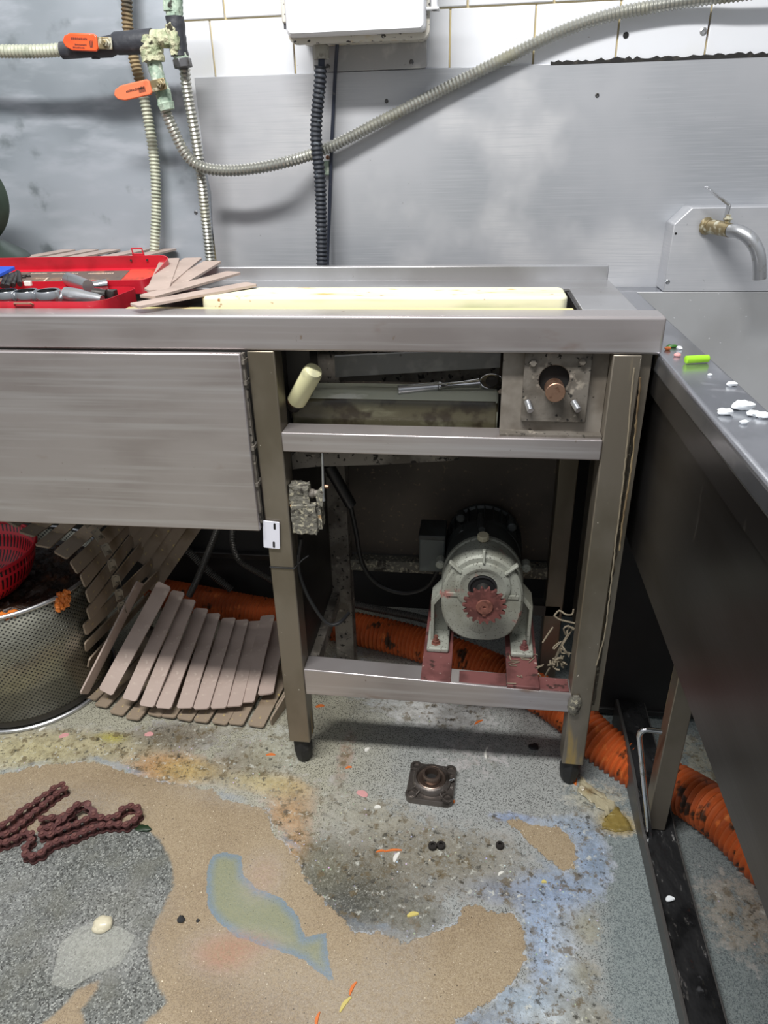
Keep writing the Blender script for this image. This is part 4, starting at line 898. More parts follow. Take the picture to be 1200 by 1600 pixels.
# ================================================================== RED TOOLBOX
tx = thing('toolbox', 'open red metal toolbox full of sockets on the table top', 'toolbox', (-.58, .13, .818))
def tray(mx_, Lx, D, h, r, t=.0012, name='tray', mi=None):
    o = rrect(-Lx, 0, 0, D, r, 8); cx, cy = -Lx/2, D/2
    i_ = [(x+(t if x < cx else -t), y+(t if y < cy else -t)) for x, y in o]
    m = MB(); rings = [[(x, y, -h) for x, y in o], [(x, y, 0) for x, y in o], [(x, y, 0) for x, y in i_], [(x, y, -h+t) for x, y in i_]]
    m.loft(rings, 0, True, mx_); n_ = len(o)
    b_ = m.build(name, [M['red_paint']], tx); return b_
MB_ = Matrix.Translation((-.385, .056, .858))
tray(MB_, .46, .135, .0385, .028, name='base_tray')
ML_ = Matrix.Translation((-.368, .192, .868)) @ Matrix.Rotation(R(13.5), 4, 'X') @ Matrix.Rotation(R(1.5), 4, 'Z')
lid = tray(ML_, .48, .112, .023, .022, name='lid')
MB().box(-.47, -.078, .010, .098, -.0216, -.0212, 0, ML_).build('printed_card', M['card'], lid)
m = MB()
for (xa, yy_, l, hgt) in ((-.26, .088, .03, .004), (-.22, .086, .05, .004), (-.15, .084, .045, .005), (-.24, .066, .02, .003), (-.19, .060, .03, .003), (-.15, .055, .03, .003), (-.3, .07, .03, .003)):
    x = 0
    while x < l:
        w_ = random.uniform(.002, .004); m.box(xa+x, xa+x+w_*.6, yy_, yy_+hgt*random.uniform(.6, 1), -.0211, -.0209, 0, ML_); x += w_
m.box(-.22, -.217, .03, .07, -.0211, -.0209, 0, ML_).box(-.24, -.12, .05, .0508, -.0211, -.0209, 0, ML_)
m.build('card_printing', M['print'], lid)
MB().box(-.0775, -.004, .010, .104, -.0216, -.0213, 0, ML_).build('worn_lid_floor', M['red_inner'], lid)
m = MB().tube([ML_ @ Vector(p) for p in ((-.070, .113, .002), (-.071, .114, .012), (-.052, .114, .012), (-.051, .113, .002))], .0015, 8).box(-.072, -.050, .112, .1145, -.010, .003, 0, ML_)
m.build('latch', M['red_paint'], lid)
for xx in (-.076, -.046): MB().lathe([(.002, 0), (.002, .001)], ML_ @ Vector((xx, .1105, -.008)), (0, -1, 0), 10).build('rivet', M['tool_dark'], lid)
MB().box(-.45, -.05, .004, .045, -.0372, -.026, 0, MB_).build('socket_rack', M['tool_black'], tx)
MB().tube([MB_ @ Vector(p) for p in ((-.140, -.0002, -.004), (-.138, -.004, -.002), (-.112, -.004, -.002), (-.110, -.0002, -.004))], .0016, 8).build('latch', M['copper'], tx)
def socket(p, r, h, ax, label, long_=False, n=28):
    t = thing('socket', label, 'socket', p); ax = Vector(ax).normalized()
    prof = [(r*.93, 0), (r, .002), (r, h*.42), (r*.93, h*.46), (r*.93, h*.52), (r, h*.56), (r, h-.0015), (r-.001, h)]
    m = MB(); m.lathe(prof+[(r*.74, h), (r*.74, h*.55), (.0001, h*.55)], p, ax, n); m.build('socket_wall', M['chrome'], t)
    m = MB(); m.lathe([(r*.74, h*.551), (.0001, h*.552)], p, ax, n); m.build('socket_bore', M['dark_hole'], t); return t
sp = [(0, 458, 'chrome socket at the left end of the toolbox row, cut by the picture edge'), (18, 458, None), (48, 457, None), (82, 456, None)]
labs = ['chrome socket cut off by the left edge of the picture in the toolbox', 'second chrome socket from the left in the toolbox row', 'chrome socket left of the widest one in the toolbox row', 'widest chrome socket, right end of the upright row in the toolbox']
for (px, rr_), lb in zip(((-12, .0135), (18, .0155), (50, .0155), (82, .0175)), labs):
    p = ZP(px, 453, .868); socket((p.x, .085, .836), rr_*1.12, .034, (0, -.05, 1), lb)
def lying(name, label, a, b, radii, mt, cat):
    t = thing(name, label, cat, a); a = Vector(a); b = Vector(b); n_ = len(radii); MB().tube([a.lerp(b, k/(n_-1)) for k in range(n_)], radii, 20).build('shank', M[mt], t); return t
lying('socket', 'long chrome socket lying at the front of the toolbox, tapering right', ZP(104, 461, .856), ZP(160, 468, .852), [.0125, .0125, .0120, .0095, .0085, .006], 'satin_chrome', 'socket')
lying('socket', 'long chrome socket lying behind, touching the toolbox lid', ZP(108, 437, .868), ZP(138, 447, .866), [.0115, .0115, .0105, .0095], 'satin_chrome', 'socket')
lying('extension_bar', 'chrome wrench end lying across the toolbox to the right', ZP(128, 449, .861), ZP(168, 445, .862), [.008, .0095, .0075, .0090, .0095], 'chrome', 'wrench')
uj = lying('joint_adapter', 'dark square-drive adapter at the right end of the toolbox', ZP(146, 458, .858), ZP(167, 460, .856), [.0078, .0078, .007, .0078], 'tool_dark', 'adapter')
a = ZP(174, 460, .855); MB().box(a.x-.008, a.x+.008, a.y-.007, a.y+.007, a.z-.007, a.z+.007).build('drive_square', M['tool_dark'], uj, bevel=.001)
for k, (x0_, y0_, x1_, y1_) in enumerate(((4, 447, 12, 430), (11, 448, 20, 430), (20, 446, 24, 428), (31, 444, 28, 426))):
    lb = ['leftmost dark bit in the toolbox under the blue piece', 'second dark bit from the left in the toolbox', 'dark bit standing behind the second socket in the toolbox', 'tallest black bit behind the sockets, next to the open spanner']
    lying('hex_bit', lb[k], ZP(x0_, y0_, .866), ZP(x1_, y1_, .878), [.0042, .0042, .0050, .0050, .0045], 'tool_black' if k == 3 else 'tool_dark', 'tool bit')
a = ZP(0, 424, .885); m = MB().prism([a+Vector((-.08, -.015, -.01)), a+Vector((-.08, .02, 0)), a+Vector((.018, .016, .0)), a+Vector((.002, -.018, -.010))], (0, 0, .006)); tag(m.build('blue_piece', M['blue_plastic'], bevel=.001), 'blue plastic piece at the left edge in the toolbox', 'plastic_piece')  # loose blue plastic piece, its use unknown
def spanner(px, py, z, label, ang):
    c = ZP(px, py, z); t = thing('open_spanner', label, 'spanner', c); out = []
    for k in range(15): a_ = R(35+ (290)*k/14); out.append((.0105*math.cos(a_), .0105*math.sin(a_)))
    for k in range(14, -1, -1): a_ = R(35+290*k/14); out.append((.0050*math.cos(a_), .0050*math.sin(a_)))
    mxx = Matrix.Translation(c) @ Matrix.Rotation(R(ang), 4, 'Z'); MB().prism([(x, y, 0) for x, y in out], (0, 0, .004), 0, mxx).box(-.09, -.0095, -.004, .004, 0, .0035, 0, mxx).build('jaw', M['tool_dark'], t, bevel=.0006)
spanner(40, 423, .866, 'open-end spanner, rear of the two in the toolbox lid', 10); spanner(38, 434, .870, 'open-end spanner, nearer of the two behind the sockets', -4)
p = ZP(44, 443, .866); m = MB().box(p.x-.006, p.x+.006, p.y-.003, p.y+.003, p.z-.004, p.z+.004); tag(m.build('tool_tag', M['white_bit'], bevel=.001), 'small white tag behind the sockets in the toolbox', 'tag')

# ================================================================== PERFORATED BASKET, WASTE, RED COLANDER
m = bpy.data.materials.new('perforated_steel'); m.use_nodes = True; n = m.node_tree; L = n.links; bs = n.nodes['Principled BSDF']
uvn = n.nodes.new('ShaderNodeUVMap').outputs[0]
def perf_mask(pitch_rot=True):
    mp = n.nodes.new('ShaderNodeMapping'); L.new(uvn, mp.inputs[0]); mp.inputs['Rotation'].default_value = (0, 0, R(45)) if pitch_rot else (0, 0, 0)
    fr = n.nodes.new('ShaderNodeVectorMath'); fr.operation = 'FRACTION'; L.new(mp.outputs[0], fr.inputs[0])
    sb = n.nodes.new('ShaderNodeVectorMath'); sb.operation = 'SUBTRACT'; L.new(fr.outputs[0], sb.inputs[0]); sb.inputs[1].default_value = (.5, .5, 0)
    return sb
sb = perf_mask(); ln = n.nodes.new('ShaderNodeVectorMath'); ln.operation = 'LENGTH'; L.new(sb.outputs[0], ln.inputs[0])
r_ = n.nodes.new('ShaderNodeMapRange'); L.new(ln.outputs['Value'], r_.inputs[0]); r_.inputs[1].default_value = .22; r_.inputs[2].default_value = .30; r_.inputs[3].default_value = 1; r_.inputs[4].default_value = 0
t_ = n.nodes.new('ShaderNodeTexNoise'); t_.inputs['Scale'].default_value = 18; t_.inputs['Detail'].default_value = 5
mxb = n.nodes.new('ShaderNodeMix'); mxb.data_type = 'RGBA'; L.new(t_.outputs['Fac'], mxb.inputs[0]); mxb.inputs[6].default_value = lin((120, 118, 104)); mxb.inputs[7].default_value = lin((172, 170, 156))
mxc = n.nodes.new('ShaderNodeMix'); mxc.data_type = 'RGBA'; L.new(r_.outputs[0], mxc.inputs[0]); L.new(mxb.outputs[2], mxc.inputs[6]); mxc.inputs[7].default_value = lin((12, 12, 11))
L.new(mxc.outputs[2], bs.inputs['Base Color']); bs.inputs['Roughness'].default_value = .32
iv = n.nodes.new('ShaderNodeMath'); iv.operation = 'SUBTRACT'; iv.inputs[0].default_value = 1; L.new(r_.outputs[0], iv.inputs[1])
mm = n.nodes.new('ShaderNodeMath'); mm.operation = 'MULTIPLY'; mm.inputs[1].default_value = .85; L.new(iv.outputs[0], mm.inputs[0]); L.new(mm.outputs[0], bs.inputs['Metallic'])
bpn = n.nodes.new('ShaderNodeBump'); bpn.inputs['Distance'].default_value = .002; bpn.inputs['Strength'].default_value = .6; L.new(iv.outputs[0], bpn.inputs['Height']); L.new(bpn.outputs[0], bs.inputs['Normal'])
M['perf'] = m
BC = (-.79, .185); BR0, BR1, BH = .165, .190, .290
bk = thing('perforated_basket', 'round perforated steel basket with a rolled rim at the left', 'basket', (BC[0], BC[1], 0))
def cone_uv(name, m_, parent, c, prof, n_=96, us=90, vs_=1/.0075, z0=0):
    me_ = bpy.data.meshes.new(name); V = []; Fc = []; UV = []
    for (r, z) in prof:
        for k in range(n_+1): a_ = 2*math.pi*k/n_; V.append((c[0]+r*math.cos(a_), c[1]+r*math.sin(a_), z0+z))
    dist = [0]
    for a_, b_ in zip(prof, prof[1:]): dist.append(dist[-1]+math.hypot(b_[0]-a_[0], b_[1]-a_[1]))
    for i in range(len(prof)-1):
        for k in range(n_):
            q = i*(n_+1)+k; Fc.append((q, q+1, q+n_+2, q+n_+1)); UV += [(k/n_*us, dist[i]*vs_), ((k+1)/n_*us, dist[i]*vs_), ((k+1)/n_*us, dist[i+1]*vs_), (k/n_*us, dist[i+1]*vs_)]
    off = wloc(parent); me_.from_pydata([Vector(v)-off for v in V], [], Fc); uv = me_.uv_layers.new(name='UVMap')
    for i, q in enumerate(UV): uv.data[i].uv = q
    me_.materials.append(m_); me_.shade_smooth(); o = bpy.data.objects.new(name, me_); COL.objects.link(o); o.parent = parent; return o
o = cone_uv('basket_wall', M['perf'], bk, BC, [(BR0, .022), (BR1, BH)], us=156, vs_=1/.0072)
sd = o.modifiers.new('thick', 'SOLIDIFY'); sd.thickness = .0012; sd.offset = -1
MB().lathe([(.0001, .004), (BR0-.02, .004), (BR0+.001, .012), (BR0+.001, .024), (BR0-.001, .024), (BR0-.001, .014), (BR0-.02, .007), (.0001, .007)], (BC[0], BC[1], 0), n=96).build('basket_floor', M['dark_steel'], bk)
def torus(c, Rr, r, n1=96, n2=10):
    return MB().lathe([(Rr+r*math.cos(2*math.pi*k/n2), r*math.sin(2*math.pi*k/n2)) for k in range(n2)], c, n=n1, close=True)
torus((BC[0], BC[1], BH), BR1+.001, .0042).build('rolled_rim', M['satin_chrome'], bk)
torus((BC[0], BC[1], .0045), BR0+.004, .0045).build('base_ring', M['satin_chrome'], bk)
# waste
def blob_disc(name, m_, c, R0, z, amp, label, cat, kind=None, n1=40, n2=14, dome=0., bot=.02):
    V = [(c[0], c[1], z+dome)]; Fc = []
    for j in range(1, n2+1):
        for k in range(n1):
            r = R0*j/n2; a_ = 2*math.pi*k/n1; V.append((c[0]+r*math.cos(a_), c[1]+r*math.sin(a_), z+dome*(1-(j/n2)**2)+random.uniform(-amp, amp)))
    for k in range(n1): Fc.append((0, 1+k, 1+(k+1) % n1))
    for j in range(n2-1):
        for k in range(n1): a_ = 1+j*n1+k; b_ = 1+j*n1+(k+1) % n1; Fc.append((a_, a_+n1, b_+n1, b_))
    base = len(V)
    for k in range(n1): a_ = 2*math.pi*k/n1; V.append((c[0]+R0*.90*math.cos(a_), c[1]+R0*.90*math.sin(a_), z-bot))
    for k in range(n1): a_ = 1+(n2-1)*n1+k; b_ = 1+(n2-1)*n1+(k+1) % n1; Fc.append((a_, base+k, base+(k+1) % n1, b_))
    Fc.append(tuple(base+k for k in range(n1)))
    m = MB().add(V, Fc); o = m.build(name, m_, recalc=True); return tag(o, label, cat, kind=kind)
blob_disc('food_waste', M['mush'], BC, .178, .258, .006, 'dark brown wet food waste filling the perforated basket', 'food waste', 'stuff', 60, 22, .01, .10)
m = MB()
for k in range(150):
    a_ = R(-105+k*.36+random.uniform(-1, 1)); rr = .166+random.uniform(-.024, .016); m.ball((BC[0]+rr*math.cos(a_), BC[1]+rr*math.sin(a_), .266+(rr-.144)*.4+random.uniform(-.002, .003)), .009, .009, .005, 8, .25)
tag(m.build('orange_residue', M['orange_goo']), 'orange paste smeared along the inner rim of the basket', 'food waste', kind='stuff')
m = MB(); p = ZP(78, 922, BH)
a0 = math.atan2(p.y-BC[1], p.x-BC[0])
for k in range(50):
    a_ = a0+R(random.uniform(-4.5, 4.5)); h_ = random.uniform(-.004, .03); r_k = BR1+.0035-(h_*.09); m.ball((BC[0]+r_k*math.cos(a_), BC[1]+r_k*math.sin(a_), BH+.002-h_), .0055, .0035, .0055, 8, .25)
tag(m.build('residue_smear', M['orange_goo']), 'patch of orange residue hanging over the outside of the basket rim', 'food waste')
m = MB()
for px, py, r in ((202/2.5, 1110, .003), (185/2.5+3, 1109, .004)):
    pass
# red colander
m = bpy.data.materials.new('slotted_red_plastic'); m.use_nodes = True; n = m.node_tree; L = n.links; bs = n.nodes['Principled BSDF']; uvn = n.nodes.new('ShaderNodeUVMap').outputs[0]
sb = perf_mask(False); sp_ = n.nodes.new('ShaderNodeSeparateXYZ'); L.new(sb.outputs[0], sp_.inputs[0])
def ab(o_, lim):
    q = n.nodes.new('ShaderNodeMath'); q.operation = 'ABSOLUTE'; L.new(o_, q.inputs[0]); w_ = n.nodes.new('ShaderNodeMath'); w_.operation = 'LESS_THAN'; L.new(q.outputs[0], w_.inputs[0]); w_.inputs[1].default_value = lim; return w_.outputs[0]
q = n.nodes.new('ShaderNodeMath'); q.operation = 'MULTIPLY'; L.new(ab(sp_.outputs[0], .22), q.inputs[0]); L.new(ab(sp_.outputs[1], .40), q.inputs[1])
mc = n.nodes.new('ShaderNodeMix'); mc.data_type = 'RGBA'; L.new(q.outputs[0], mc.inputs[0]); mc.inputs[6].default_value = lin((196, 26, 44)); mc.inputs[7].default_value = lin((36, 8, 10)); L.new(mc.outputs[2], bs.inputs['Base Color']); bs.inputs['Roughness'].default_value = .4
cl = thing('colander', 'red slotted plastic colander sitting in the basket at the left edge', 'colander', (-.86, .16, .25))
o = cone_uv('colander_bowl', m, cl, (-.815, .135), [(.055, .272), (.085, .280), (.105, .300), (.118, .328), (.124, .358)], us=84, vs_=1/.034)
sd = o.modifiers.new('thick', 'SOLIDIFY'); sd.thickness = .002
torus((-.815, .135, .360), .1255, .0035).build('colander_rim', M['red_plastic'], cl)
MB().lathe([(.0001, .270), (.056, .270), (.056, .273), (.0001, .273)], (-.815, .135, 0)).build('colander_floor', M['red_plastic'], cl)

# ================================================================== HOSES BEHIND, UNDER THE TABLE
HP = [ZP(x, y, .036) for x, y in [(240, 922), (300, 935), (400, 955), (520, 975), (640, 1002), (750, 1040), (870, 1100), (935, 1150), (1000, 1190)]]
HP += [ZP(x, y, .042) for x, y in ((1060, 1218), (1130, 1278), (1200, 1345), (1260, 1400), (1330, 1450), (1480, 1500))]
HP = [Vector((p.x, min(p.y, .505), p.z)) for p in HP]
HP[-8].z = .024; HP[-7].z = .012; HP[-6].z = .022
hose('long orange corrugated hose winding across the floor under the tables', HP, .0345, 'orange_hose', .0030, .0105, .0420, 'hose', 'corrugated_hose', 24)
hose('thin grey ribbed hose hanging straight down behind the slats', [YP(342, 822, .42), YP(326, 862, .42), YP(308, 905, .42), YP(296, 930, .42)], .0075, 'flex_grey', .001, .0046, name='flexible_conduit', cat='conduit')
hose('grey ribbed conduit slanting down right under the cover panel', [YP(250, 815, .48), YP(290, 856, .48), YP(330, 896, .48), YP(362, 922, .47)], .0088, 'flex_grey', .0011, .005, name='flexible_conduit', cat='conduit')
hose('dark ribbed conduit bending behind the left table leg', [YP(364, 818, .45), YP(364, 850, .45), (YP(374, 876, .45)), YP(400, 893, .44), YP(440, 915, .43)], .0068, 'flex_grey', .0009, .0045, name='flexible_conduit', cat='conduit')
m = MB().box(-.62, -.10, .525, .54, .135, .150); tag(m.build('wall_rail', M['sink_steel'], bevel=.001), 'dark steel rail low on the wall behind the orange hose', 'rail')

# ================================================================== MOTOR ON ITS RED BASE
mb_ = thing('motor_base', 'red primed steel base bars under the gear motor', 'motor base', (.2, .15, .22))
Z0 = .2235
def bar(x0, x1, lab=None):
    o = MB().hexa([(x0, .001, .2232-(x0-.1)*.012+.001), (x1, .001, .2232-(x1-.1)*.012+.001), (x1, .27, .2242), (x0, .27, .2242), (x0, .001, .2290), (x1, .001, .2290), (x1, .27, .2302), (x0, .27, .2302)]).build('base_bar', M['red_primer'], mb_, bevel=.0015); return o
bar(.096, .149); bar(.245, .300)
MB().box(.096, .112, .035, .27, .196, .2238).box(.286, .300, .035, .27, .196, .2236).build('bar_flange', M['red_primer'], mb_)
MB().box(.1495, .2445, .004, .036, .2235, .2262).build('cross_strip', M['red_primer'], mb_, bevel=.0008); MB().box(.3003, .350, .004, .036, .2203, .2232).build('cross_strip', M['red_primer'], mb_, bevel=.0008)

mt_ = thing('gear_motor', 'grey gear motor with dark finned housing and red sprocket', 'motor', (.197, .17, .230))
fy = .088; cx = .1975; FZ = .2300
c_bot = YP(756, 1003, fy).z; c_top = YP(756, 862, fy+.012).z; ch = (c_top-c_bot)/2; cz = (c_top+c_bot)/2
def se(cx_, cz_, hx_, hz_, y, e=2.6, n_=48):
    out = []
    for k in range(n_):
        a_ = 2*math.pi*k/n_; c_, s_ = math.cos(a_), math.sin(a_)
        ee = e if s_ < 0 else 2.0
        out.append((cx_+hx_*math.copysign(abs(c_)**(2/ee), c_), y, cz_+hz_*math.copysign(abs(s_)**(2/ee), s_)))
    return out
hw_ = .0725
MB().loft([se(cx, cz, hw_*.93, ch*.94, fy), se(cx, cz, hw_*.985, ch*.985, fy+.004), se(cx, cz, hw_, ch, fy+.012), se(cx, cz, hw_, ch, fy+.055), se(cx, cz+.004, hw_*1.02, ch*.98, fy+.058), se(cx, cz+.004, hw_*1.02, ch*.98, fy+.066)]).build('gearbox_cover', M['motor_grey'], mt_)
MB().loft([se(cx, cz+.004, hw_*1.0, ch*.97, fy+.0665), se(cx, cz+.010, hw_*.98, ch*.93, fy+.09), se(cx, cz+.02, hw_*.95, ch*.82, fy+.115)]).build('gearbox_body', M['motor_dark'], mt_)
oc = Vector((YP(754, 917, fy).x, fy, YP(754, 917, fy).z))
gf = MB(); gf.lathe([(.050, .001), (.048, -.003), (.041, -.006), (.039, -.006), (.034, -.003), (.0255, -.003), (.0250, .012), (.0001, .012)], oc, (0, 1, 0), 48)
gf.build('bearing_boss', M['motor_grey'], mt_)
MB().lathe([(.0245, -.002), (.0245, .010), (.0001, .010)], oc, (0, 1, 0), 32).lathe([(.0245, -.0035), (.0215, -.0045), (.0205, -.0015)], oc, (0, 1, 0), 32, caps=False).build('oil_seal', M['black_rubber'], mt_)
m = MB()
for a_, l0, l1 in ((90, .050, .072), (142, .048, .074), (38, .048, .074)):
    c_, s_ = math.cos(R(a_)), math.sin(R(a_)); u = Vector((c_, 0, s_)); v = Vector((-s_, 0, c_))
    A = oc+u*l0; B = oc+u*l1
    m.hexa([A-v*.003+Vector((0, .006, 0)), A+v*.003+Vector((0, .006, 0)), A+v*.002-Vector((0, .007, 0)), A-v*.002-Vector((0, .007, 0)), B-v*.003+Vector((0, .008, 0)), B+v*.003+Vector((0, .008, 0)), B+v*.002+Vector((0, -.001, 0)), B-v*.002+Vector((0, -.001, 0))])
for s in (-1, 1): m.box(cx+s*.05-.013, cx+s*.05+.013, fy-.0022, fy+.006, oc.z-.022, oc.z-.014)
m.build('rib', M['motor_grey'], mt_, bevel=.001)
MB().lathe([(.021, 0), (.021, -.002), (.018, -.0028), (.0001, -.0028)], (oc.x-.002, fy+.0005, cz-.048), (0, 1, 0), 32).build('access_cap', M['motor_grey'], mt_)
# feet with side webs
for s in (-1, 1):
    xf = cx+s*.078
    m = MB(); zf = FZ
    m.box(min(xf-s*.022, xf+s*.018), max(xf-s*.022, xf+s*.018), fy-.012, fy+.075, zf, zf+.010)
    m.build('foot', M['motor_grey'], mt_, bevel=.003)
    xo = xf+s*.012
    def sw(y0, y1, x_o):
        MB().prism([(x_o, y0, zf+.009), (x_o, y0, zf+.095), (cx+s*.066, y0, zf+.125), (cx+s*.066, y0, zf+.115), (x_o-s*.006, y0, zf+.088), (x_o-s*.006, y0, zf+.009)], (0, y1-y0, 0)).build('foot_web', M['motor_grey'], mt_, bevel=.001)
    sw(fy+.012, fy+.060, xo)
    MB().box(min(cx+s*.060, xo), max(cx+s*.060, xo), fy+.045, fy+.06, zf+.009, zf+.09).build('foot_gusset', M['motor_grey'], mt_)
    bx = cx+s*.0800; 
    m = MB(); m.lathe([(.009, 0), (.009, .0015), (.0068, .0016), (.0068, .007), (.0042, .0072), (.0042, .016), (.003, .0175)], (bx, fy+.004, zf+.0099), n=6); m.build('foot_bolt', M['hub'] if s < 0 else M['red_primer'], mt_)
# shaft and sprocket
scn = YP(757, 946, .052); sp0 = Vector((scn.x, .052, oc.z-.004))
sp0 = Vector((scn.x, .052, scn.z))
MB().cyl((oc.x, .10, oc.z), (sp0.x, .050, sp0.z), .0125, n=24).build('shaft', M['tool_dark'], mt_)
def sprocket_mb(c, r0, r1, t, nt):
    ring = []
    for k in range(nt):
        for f_, rr in ((-.5, r0), (-.30, r0+.001), (-.10, r1), (.10, r1), (.30, r0+.001)):
            a_ = 2*math.pi*(k+f_)/nt; ring.append((c[0]+rr*math.cos(a_), c[1], c[2]+rr*math.sin(a_)))
    def sc_(q, s_, dy): return [(c[0]+(x-c[0])*s_, y+dy, c[2]+(z-c[2])*s_) for x, y, z in q]
    return MB().loft([sc_(ring, .985, -t/2), sc_(ring, 1, -t/4), sc_(ring, 1, t/4), sc_(ring, .985, t/2)])
spk = sprocket_mb(sp0, .0305, .0375, .007, 18).build('sprocket', M['sprocket'], mt_, angle=25)
MB().lathe([(.0225, .003), (.0225, .014), (.014, .015)], sp0, (0, 1, 0), 28).build('sprocket_hub', M['sprocket'], spk)
m = MB().lathe([(.0145, -.0034), (.0145, -.0060), (.0135, -.0068), (.003, -.0066), (.0022, -.004), (.0001, -.004)], sp0, (0, 1, 0), 32)
m.build('shaft_end', M['hub'], spk); MB().box(sp0.x-.003, sp0.x+.003, sp0.y-.0062, sp0.y-.002, sp0.z-.0185, sp0.z-.0135).build('key', M['hub'], spk)
# dark motor housing
hc_ = Vector((.1985, 0, cz+.022)); y0m = fy+.105
prof = [(.060, y0m), (.070, y0m+.006), (.0725, y0m+.016), (.0725, y0m+.022), (.068, y0m+.024), (.068, y0m+.075), (.073, y0m+.078), (.073, y0m+.086), (.060, y0m+.094), (.0001, y0m+.096)]
MB().lathe([(.0001, y0m)]+prof, hc_, (0, 1, 0), 48).build('motor_housing', M['motor_dark'], mt_)
m = MB()
for k in range(28):
    a_ = 2*math.pi*k/28; u = Vector((math.cos(a_), 0, math.sin(a_))); v = Vector((-math.sin(a_), 0, math.cos(a_)))*.0011
    A = hc_+u*.066+Vector((0, y0m+.024, 0)); B = hc_+u*.0735+Vector((0, y0m+.024, 0)); dy = Vector((0, .052, 0))
    m.hexa([A-v, A+v, A+v+dy, A-v+dy, B-v, B+v, B+v+dy, B-v+dy])
m.build('cooling_fin', M['motor_dark'], mt_)
for px, py, yy_ in ((724, 832, y0m+.004), (786, 847, y0m+.004), (688, 880, fy+.07), (822, 886, fy+.07), (720, 808, y0m+.02), (800, 822, y0m+.01)):
    p = YP(px, py, yy_); MB().lathe([(.0085, 0), (.0085, .02), (.006, .022)], p+Vector((0, .014, 0)), (0, -1, 0), 14).build('lug', M['motor_grey'] if py > 870 else M['motor_dark'], mt_)
p = YP(755, 838, fy+.05); MB().lathe([(.006, -.016), (.006, 0), (.0105, .0005), (.0105, .008), (.009, .0095), (.0001, .0095)], (p.x, p.y, p.z-.005), (0, -.15, 1), 10).build('oil_plug', M['oil_plug'], mt_)
p = YP(753, 812, y0m+.01); MB().tube([YP(753, 828, fy+.075), YP(752, 818, y0m), YP(751, 803, y0m+.02)], [.006, .008, .005], 12).build('casting_web', M['motor_dark'], mt_)
a = YP(655, 838, .19); b = YP(688, 893, .19)
MB().box(a.x, b.x+.008, .186, .245, b.z, a.z).build('junction_box', M['motor_box'], mt_, bevel=.003)
MB().box(a.x-.001, b.x+.009, .183, .249, a.z-.004, a.z+.006).build('junction_lid', M['motor_dark'], mt_, bevel=.002)

# frayed string bundle at the right of the motor base
g = MB()
def squig(pts, r=.0012): g.tube(smooth(pts, .004), r, 6)
yb_ = .08
for l in ([(866, 962), (874, 954), (884, 960), (894, 960), (896, 952)], [(866, 962), (874, 968), (890, 972), (898, 974)], [(884, 992), (881, 982), (888, 978), (896, 984)], [(888, 994), (886, 986), (892, 980), (902, 985)], [(848, 1004), (857, 990), (864, 980)], [(893, 985), (880, 1006), (868, 1030), (858, 1045), (852, 1056)], [(888, 990), (876, 1010), (864, 1036), (855, 1050)]):
    squig([YP(x, y, yb_+random.uniform(-.004, .004)) for x, y in l], .0016)
for k in range(14):
    x, y = random.uniform(862, 892), random.uniform(1005, 1040); p = YP(x, y, .07); q = [p+Vector([random.uniform(-.009, .009) for _ in range(3)]) for _ in range(4)]; squig(q, random.uniform(.0008, .0018))
squig([YP(852, 1058, .05), YP(850, 1064, .04), Vector((.300, .035, .231))], .0014)
tag(g.build('frayed_string', M['string']), 'tangle of frayed dirty string hanging right of the motor base', 'string')
g = MB()
for k in range(9):
    x, y = random.uniform(800, 850), random.uniform(1020, 1075); p = ZP(x, y, .2315); q = [p+Vector((random.uniform(-.012, .012), random.uniform(-.01, .01), 0)) for _ in range(4)]; g.tube(smooth([Vector((a_.x, max(a_.y, .004), .2312)) for a_ in q], .004), .0007, 5)
tag(g.build('fibres', M['string']), 'loose pale fibres stuck on the right red base bar', 'fibres', kind='stuff')

# ================================================================== FLANGE BEARING ON THE FLOOR
fb = thing('flange_bearing', 'dark square flange bearing unit standing on the floor', 'bearing', (.122, -.022, 0))
ctr = ZP(674, 1222, .012); S = .043; Mz = Matrix.Translation((ctr.x, ctr.y, 0)) @ Matrix.Rotation(R(-3), 4, 'Z')
pr = rrect(-S, S, -S, S, .012, 6)
MB().loft([[(x, y, 0) for x, y in pr], [(x, y, .010) for x, y in pr], [(x*.97, y*.97, .012) for x, y in pr]], 0, True, Mz).build('flange', M['cast_dark'], fb)
c0 = Mz @ Vector((0, .002, 0))
MB().lathe([(.036, .011), (.034, .020), (.0305, .0235), (.0285, .024), (.0270, .0215), (.0265, .018), (.0001, .018)], c0, n=48).build('housing_ring', M['cast_dark'], fb)
MB().lathe([(.0262, .0182), (.0262, .0205), (.0245, .0215), (.018, .0200), (.0175, .0195)], c0, n=48, caps=False).build('seal_ring', M['bore_steel'], fb)
MB().lathe([(.0172, .018), (.0165, .032), (.0155, .0335), (.0125, .0335), (.0120, .0325), (.0120, .010)], c0, n=40, caps=False).build('inner_ring', M['bore_steel'], fb)
MB().lathe([(.0120, .0184), (.0001, .0185)], c0, n=32).build('bore', M['dark_hole'], fb)
for sx_ in (-1, 1):
    for sy_ in (-1, 1):
        c = Mz @ Vector((sx_*.0325, sy_*.0325, 0)); b_ = MB().lathe([(.0115, .0118), (.0108, .0150), (.0068, .0155), (.0065, .004)], c, n=24, caps=False).build('bolt_boss', M['cast_dark'], fb)
        MB().lathe([(.0066, .0115), (.0001, .0116)], c, n=20).build('bolt_hole', M['dark_hole'], b_)
m = MB()
